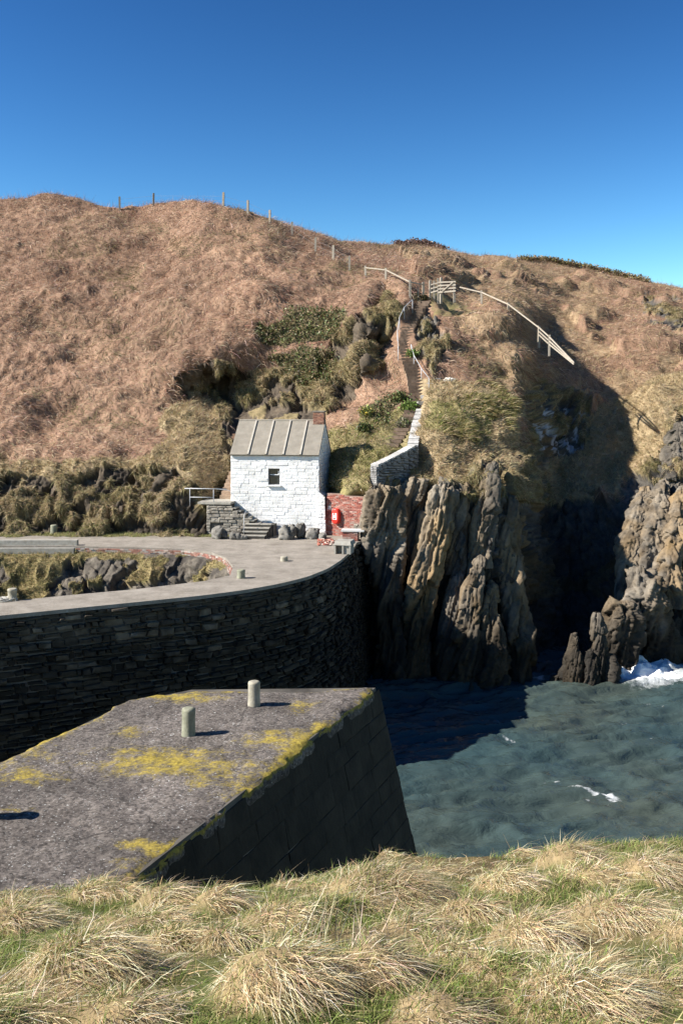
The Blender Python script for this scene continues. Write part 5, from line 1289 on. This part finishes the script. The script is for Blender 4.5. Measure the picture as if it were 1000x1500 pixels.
# ivy and bramble leaves
def leaf_cloud(name, pts, nr_, n, size, cols_, label, puff=0.35, mat=M_LEAF):
    k = RNG.integers(0, len(pts), n); c = pts[k] + nr_[k] * RNG.uniform(0.0, puff, (n, 1)) + 0.12 * RNG.normal(size=(n, 3))
    a = RNG.normal(size=(n, 3)); a /= np.linalg.norm(a, axis=1, keepdims=True); nn2 = nr_[k] + 0.8 * RNG.normal(size=(n, 3)); b2 = np.cross(a, nn2); b2 /= np.linalg.norm(b2, axis=1, keepdims=True)
    s = (size * RNG.uniform(0.6, 1.4, n))[:, None]
    V = np.stack([c - a * s, c - b2 * s * 0.6, c + a * s, c + b2 * s * 0.6], 1).reshape(-1, 3)
    Fs = (np.arange(n) * 4)[:, None] + np.arange(4)[None, :]
    cc = np.array(cols_)[RNG.integers(0, len(cols_), n)]
    o = mk(name, V, Fs, mat, col=np.repeat(jitter(cc, n, 0.25), 4, 0), recentre=False)
    return o
GREENS = [(0.07, 0.10, 0.03), (0.10, 0.13, 0.035), (0.05, 0.07, 0.02), (0.15, 0.17, 0.06), (0.16, 0.11, 0.05)]
ip, inr, _ = scatter(ivy, 2500)
tag(leaf_cloud('ivy', ip, inr, 6000, 0.075, GREENS + [(0.22, 0.15, 0.09), (0.26, 0.20, 0.10), (0.17, 0.17, 0.07)], ''), 'dark green ivy and bramble on the rock behind the house', 'ivy', kind='stuff')
# single leafy shrubs
def shrub(px, py, r, label, nlv=900, cols_=GREENS, sz=0.075):
    c = ground(px, py); root_ = empty('shrub', c, label, 'shrub', 'small shrubs by the cliff steps')
    v = RNG.normal(size=(120, 3)); v /= np.linalg.norm(v, axis=1, keepdims=True); v[:, 2] = np.abs(v[:, 2]) * 0.9
    pts = c + v * r * RNG.uniform(0.35, 1.0, (120, 1)) * np.array([1, 0.8, 1]) + np.array([0, -0.1, 0.05])
    o = leaf_cloud('foliage', pts, v, nlv, sz, cols_, '', 0.15); o.parent = root_; o.matrix_parent_inverse = WM[root_].inverted()
    sm = MB()
    for i in range(7): sm.tube([c - UP * 0.1, pts[i * 9]], 0.018, 4)
    sm.build('stem', M_STEP, root_)
BRIGHT = [(0.13, 0.20, 0.045), (0.17, 0.24, 0.06), (0.09, 0.13, 0.03)]
shrub(600, 600, 0.42, 'bright green shrub just left of the middle cliff steps', 700, BRIGHT)
shrub(585, 585, 0.55, 'olive shrub left of the cliff steps above the bright one', 700)
shrub(532, 632, 0.30, 'small dark green shrub on the slope above the house shadow', 400)
shrub(536, 612, 0.32, 'yellow flowering shrub on the slope right of the chimney', 400, [(0.16, 0.18, 0.05), (0.45, 0.36, 0.06), (0.12, 0.14, 0.05)])
shrub(604, 522, 0.28, 'little bright shrub at the right side of upper steps', 350, BRIGHT)
shrub(590, 625, 0.40, 'grey green shrub at the foot of the cliff steps', 500, [(0.16, 0.17, 0.09), (0.22, 0.20, 0.13), (0.12, 0.13, 0.05)])
shrub(618, 440, 0.45, 'dark shrub beside the gate at the head of steps', 500, [(0.06, 0.06, 0.03), (0.10, 0.08, 0.04)])
# wind-combed green grass on the headland
m_h = inpoly(PXq, PYq, [(640, 575), (700, 562), (748, 590), (735, 650), (690, 668), (640, 640)])
n = 4500
p, nn_, g = scatter(m_h & ~rock & (fbm(q * 0.6, 3, 715) > 0.15), n, 0.8)
d0 = np.array([1.0, -0.2, 0.25]) + 0.35 * RNG.normal(size=(n, 3)) + 0.3 * nn_
cc = np.array([(0.17, 0.16, 0.05), (0.23, 0.20, 0.08), (0.34, 0.27, 0.14), (0.42, 0.33, 0.2), (0.12, 0.12, 0.04)])[RNG.integers(0, 5, n)]
hg = blades('headland_grass', p + nn_ * 0.05, d0, np.tile((0.0, 0, -0.3), (n, 1)), RNG.uniform(0.35, 0.8, n), RNG.uniform(0.025, 0.05, n), jitter(cc, n, 0.2), M_VEG)
tag(hg, 'green grass combed sideways by wind on the headland', 'grass', kind='stuff')
# grass on the basin rock
ok = np.where(on2)[0]; n = 9000; k = RNG.choice(ok, n); p = rq2[k] + 0.03 * RNG.normal(size=(n, 3)); nn_ = rn.reshape(-1, 3)[k]
d0 = nn_ * 0.7 + UP * 0.6 + 0.45 * RNG.normal(size=(n, 3)); cc = mixc((0.40, 0.31, 0.18), (0.15, 0.15, 0.05), RNG.random(n))
bg_ = blades('basin_grass', p, d0, np.tile((0.1, 0, -0.5), (n, 1)), RNG.uniform(0.12, 0.36, n), RNG.uniform(0.012, 0.03, n), jitter(cc, n), M_VEG)
tag(bg_, 'tufts of grass growing on the basin rock face', 'grass', kind='stuff')
# verge between bank and road
n = 14000
x = RNG.uniform(-24, 0, n); px_ = RNG.uniform(-40, 335, n); yv = RNG.uniform(53.0, 54.9, n); p = np.stack([(px_ - 500) / F * yv, yv, np.full(n, 0.0)], 1)
kp = (yv > 53.35 + 0.35 * fbm(p * 1.2, 2, 720)); p = p[kp]; n = len(p)
cc = mixc((0.36, 0.30, 0.15), (0.15, 0.18, 0.05), RNG.random(n))
vg = blades('verge_grass', p, UP + 0.5 * RNG.normal(size=(n, 3)), np.tile((0.15, 0, -0.3), (n, 1)), RNG.uniform(0.08, 0.26, n), RNG.uniform(0.012, 0.03, n), jitter(cc, n), M_VEG)
tag(vg, 'strip of verge grass along the foot of the mossy bank', 'grass', kind='stuff')

# ================================================================== grassy bank in the foreground
EDGE = np.array([(-200, 1300), (0, 1300), (60, 1296), (130, 1290), (180, 1300), (330, 1300), (420, 1288), (480, 1262), (560, 1244), (650, 1250), (720, 1250), (800, 1236), (900, 1232), (1000, 1226), (1300, 1220)], float)
SLOPE = 0.284; H0 = 1.68
def bank_d(py): return H0 / ((py - YH) / F - SLOPE)
ex = np.array([(a - 500) / F * bank_d(b2) for a, b2 in EDGE]); ey = np.array([bank_d(b2) for a, b2 in EDGE])
# tussocks: photo pixel of the crown, radius in px
TUS = [(120, 1400, 95, 0.8), (135, 1297, 42, 0.7), (565, 1283, 100, 0.5), (830, 1253, 55, 0.8), (415, 1425, 105, 0.8), (690, 1325, 55, 0.7), (900, 1335, 80, 0.7), (775, 1355, 70, 0.7), (240, 1312, 46, 0.7), (320, 1320, 42, 0.8), (330, 1370, 50, 0.6), (540, 1420, 75, 0.8), (250, 1370, 45, 0.6),
       (850, 1440, 95, 0.6), (640, 1470, 70, 0.5), (960, 1270, 60, 0.7), (740, 1280, 50, 0.6), (970, 1440, 60, 0.6), (20, 1330, 50, 0.6), (180, 1470, 70, 0.5), (730, 1420, 60, 0.5), (30, 1450, 50, 0.5), (600, 1350, 55, 0.5), (1010, 1370, 60, 0.6), (480, 1330, 45, 0.5)]
tus = []
for (a, b2, r, am) in TUS:
    d = bank_d(b2 + r * 0.35); tus.append(((a - 500) / F * d, d, r / F * d * 0.95, am * 1.35))
rs_ = np.random.default_rng(12)
for _ in range(120):
    y_ = rs_.uniform(2.0, 12.5); x_ = rs_.uniform(-0.5, 0.5) * y_ * 0.95
    tus.append((x_, y_, rs_.uniform(0.08, 0.36), rs_.uniform(0.2, 0.6)))
tus = np.array(tus)
def bank_z(x, y, full=True):
    e = np.interp(x, ex, ey); z = CAM_Z - H0 - SLOPE * y
    over = np.maximum(y - e + 0.25, 0); z = z - 1.15 * over - 0.55 * np.minimum(over, 1.2) ** 2
    pq = np.stack([x, y, 0 * x], 1)
    z = z + 0.06 * fbm(pq * 0.9, 3, 800)
    if full:
        mound = np.zeros(len(x))
        for (a, b2, r, am) in tus:
            q_ = ((x - a) / r) ** 2 + ((y - b2) / (r * 0.95)) ** 2
            mound = np.maximum(mound, am * r * 0.62 * np.clip(1 - q_, 0, 1) ** 0.75)
        z = z + mound
    return z
bx = np.linspace(-9, 10, 270); by = np.linspace(-2.5, 19, 270)
BX, BY = np.meshgrid(bx, by, indexing='ij')
bq = np.stack([BX.ravel(), BY.ravel(), bank_z(BX.ravel(), BY.ravel())], 1); bq[:, 2] += 0.02 * fbm(bq * 6, 3, 805)
ib = np.arange(bq.shape[0]).reshape(BX.shape); bf = np.stack([ib[:-1, :-1], ib[1:, :-1], ib[1:, 1:], ib[:-1, 1:]], 2).reshape(-1, 4)
bc = mixc((0.12, 0.09, 0.04), (0.09, 0.11, 0.03), np.clip(0.5 + 0.8 * fbm(bq * 1.5, 3, 810), 0, 1))
tq0 = np.full(len(bq), 9.0)
for (a, b2, r, am) in tus: tq0 = np.minimum(tq0, np.sqrt(((bq[:, 0] - a) / r) ** 2 + ((bq[:, 1] - b2) / (r * 0.95)) ** 2))
tq0 = np.clip((1.15 - tq0) / 0.3, 0, 1)[:, None]; bc = bc * (1 - tq0) + np.array([0.27, 0.20, 0.105]) * tq0
tag(mk('grass_bank', bq, bf, M_TERR, col=bc, smooth=True, recentre=False), 'grassy bank in the foreground above the pier', 'bank', kind='structure')
def nearest_tus(x, y):
    best = np.full(len(x), 9.0); k = np.zeros(len(x), int)
    for i, (a, b2, r, am) in enumerate(tus):
        q_ = np.sqrt(((x - a) / r) ** 2 + ((y - b2) / (r * 0.95)) ** 2); m_ = q_ < best; best = np.where(m_, q_, best); k = np.where(m_, i, k)
    return best, k
n = 440000
yy = 3.6 + (13.2 - 3.6) * RNG.random(n) ** 0.8; xx = (RNG.random(n) - 0.5) * 2 * (0.37 * yy + 0.4); xx = np.where(RNG.random(n) < 0.1, xx + np.sign(xx) * 1.6, xx)
tw_ = tus[:, 2] ** 2; ti = RNG.choice(len(tus), 130000, p=tw_ / tw_.sum()); ra = np.sqrt(RNG.random(130000)) * 0.98; an_ = RNG.uniform(0, 2 * math.pi, 130000)
xx[:130000] = tus[ti, 0] + tus[ti, 2] * ra * np.cos(an_); yy[:130000] = tus[ti, 1] + tus[ti, 2] * 0.95 * ra * np.sin(an_)
kp = yy < np.interp(xx, ex, ey) + 0.9; xx, yy = xx[kp], yy[kp]
q_, k = nearest_tus(xx, yy)
tn_ = fbm(np.stack([xx, yy, 0 * xx], 1) * 1.1, 3, 820)
dry = (((q_ < 1.0) & (tn_ > -0.6)) | (tn_ > 0.05)) & (RNG.random(len(xx)) < 0.93) | (RNG.random(len(xx)) < 0.33)
pd = np.stack([xx, yy, bank_z(xx, yy)], 1)
# long dry blades pour off the crown of each tussock, swept to the right
D_ = np.where(dry)[0]; D_ = D_[:250000]; nD = len(D_)
rad = np.stack([xx[D_] - tus[k[D_], 0], yy[D_] - tus[k[D_], 1]], 1); rad /= (np.linalg.norm(rad, axis=1, keepdims=True) + 1e-6)
inT = np.clip(1.2 - q_[D_], 0, 1)
sw = fbm(np.stack([xx[D_], yy[D_], k[D_] * 3.1], 1) * 1.3, 2, 825)
d0 = np.zeros((nD, 3)); d0[:, 0] = rad[:, 0] * (0.25 + 0.7 * q_[D_].clip(0, 1)) * (0.3 + 0.4 * inT) + 0.85 + 0.7 * sw; d0[:, 1] = rad[:, 1] * (0.25 + 0.7 * q_[D_].clip(0, 1)) * (0.3 + 0.4 * inT) - 0.3 + 0.8 * sw
d0[:, 2] = 0.34 - 0.2 * q_[D_].clip(0, 1); d0 += 0.55 * RNG.normal(size=(nD, 3))
bend = np.stack([0.25 * rad[:, 0] + 0.15, 0.25 * rad[:, 1] - 0.05, -0.7 * np.ones(nD)], 1) + 0.3 * RNG.normal(size=(nD, 3))
L_ = RNG.uniform(0.06, 0.22, nD) * (0.75 + 0.5 * inT)
pal = np.array([(0.60, 0.48, 0.29), (0.66, 0.56, 0.38), (0.55, 0.42, 0.24), (0.50, 0.35, 0.20), (0.70, 0.62, 0.46), (0.45, 0.38, 0.20)])
tint = 0.82 + 0.36 * RNG.random(len(tus))
cc = pal[RNG.integers(0, 6, nD)] * tint[k[D_]][:, None]
dg = blades('dry_grass', pd[D_] - UP * 0.01, d0, bend, L_, RNG.uniform(0.0026, 0.0054, nD), jitter(cc, nD, 0.15), M_VEG, segs=2)
tag(dg, 'blond dry tussock grass on the foreground bank', 'grass', kind='stuff')
G_ = np.where(~dry)[0]; G_ = np.concatenate([G_[:70000], D_[:15000]]); nG = len(G_)
d0 = UP + 0.45 * RNG.normal(size=(nG, 3)) + np.array([0.2, 0, 0])
cc = np.array([(0.15, 0.21, 0.045), (0.11, 0.16, 0.03), (0.21, 0.25, 0.07), (0.26, 0.25, 0.10), (0.40, 0.33, 0.17)])[RNG.integers(0, 5, nG)]
gg = blades('green_grass', pd[G_] - UP * 0.01, d0, np.stack([0.3 * RNG.normal(size=nG), 0.3 * RNG.normal(size=nG), -0.4 * np.ones(nG)], 1), RNG.uniform(0.06, 0.17, nG), RNG.uniform(0.003, 0.006, nG), jitter(cc, nG, 0.2), M_VEG, segs=2)
tag(gg, 'short green grass between the foreground tussocks', 'grass', kind='stuff')
# tall dead flower stalks in the middle
stk = []
for i in range(34):
    a_, b_ = random.gauss(505, 48), random.uniform(1375, 1425); d = bank_d(b_); stk.append(((a_ - 500) / F * d, d))
stk = np.array(stk); zz = bank_z(stk[:, 0], stk[:, 1]); n = len(stk)
sk_ = blades('dead_stalks', np.stack([stk[:, 0], stk[:, 1], zz], 1), UP + 0.20 * RNG.normal(size=(n, 3)) + np.array([0.08, 0, 0]), 0.06 * RNG.normal(size=(n, 3)), RNG.uniform(0.22, 0.5, n), np.full(n, 0.007), jitter(np.tile((0.52, 0.43, 0.31), (n, 1)), n, 0.15), M_VEG, segs=3)
tag(sk_, 'thin dead flower stalks standing in the foreground grass', 'stalks', kind='stuff')

# scrub on the far crest
def crest_scrub(x0, x1, n, cols_, hgt, name, label):
    px_ = RNG.uniform(x0, x1, n); i = np.clip(np.searchsorted(cols, px_), 0, NC - 1); base = T2[i, NR - 1]; edge_ = np.clip(np.minimum(px_ - x0, x1 - px_) / 18, 0.15, 1)
    bump_ = (0.5 + 0.5 * np.abs(vnoise(base * 0.35, 900))) * edge_
    pts = base + np.stack([0.2 * RNG.normal(size=n), RNG.uniform(-1.2, 0.6, n), RNG.uniform(-0.1, hgt, n) * bump_], 1)
    o = leaf_cloud(name, pts, np.tile((0, -0.5, 0.8), (n, 1)), n * 2, 0.11, cols_, '', 0.1)
    tag(o, label, 'scrub', kind='stuff')
crest_scrub(760, 946, 2600, [(0.15, 0.12, 0.05), (0.21, 0.18, 0.06), (0.11, 0.085, 0.045), (0.26, 0.18, 0.11)], 0.38, 'gorse_scrub', 'low dark gorse scrub along the right skyline of hill')
crest_scrub(578, 652, 1500, [(0.10, 0.06, 0.05), (0.15, 0.09, 0.065)], 0.42, 'heather_scrub', 'dark heather capping the middle of the skyline')
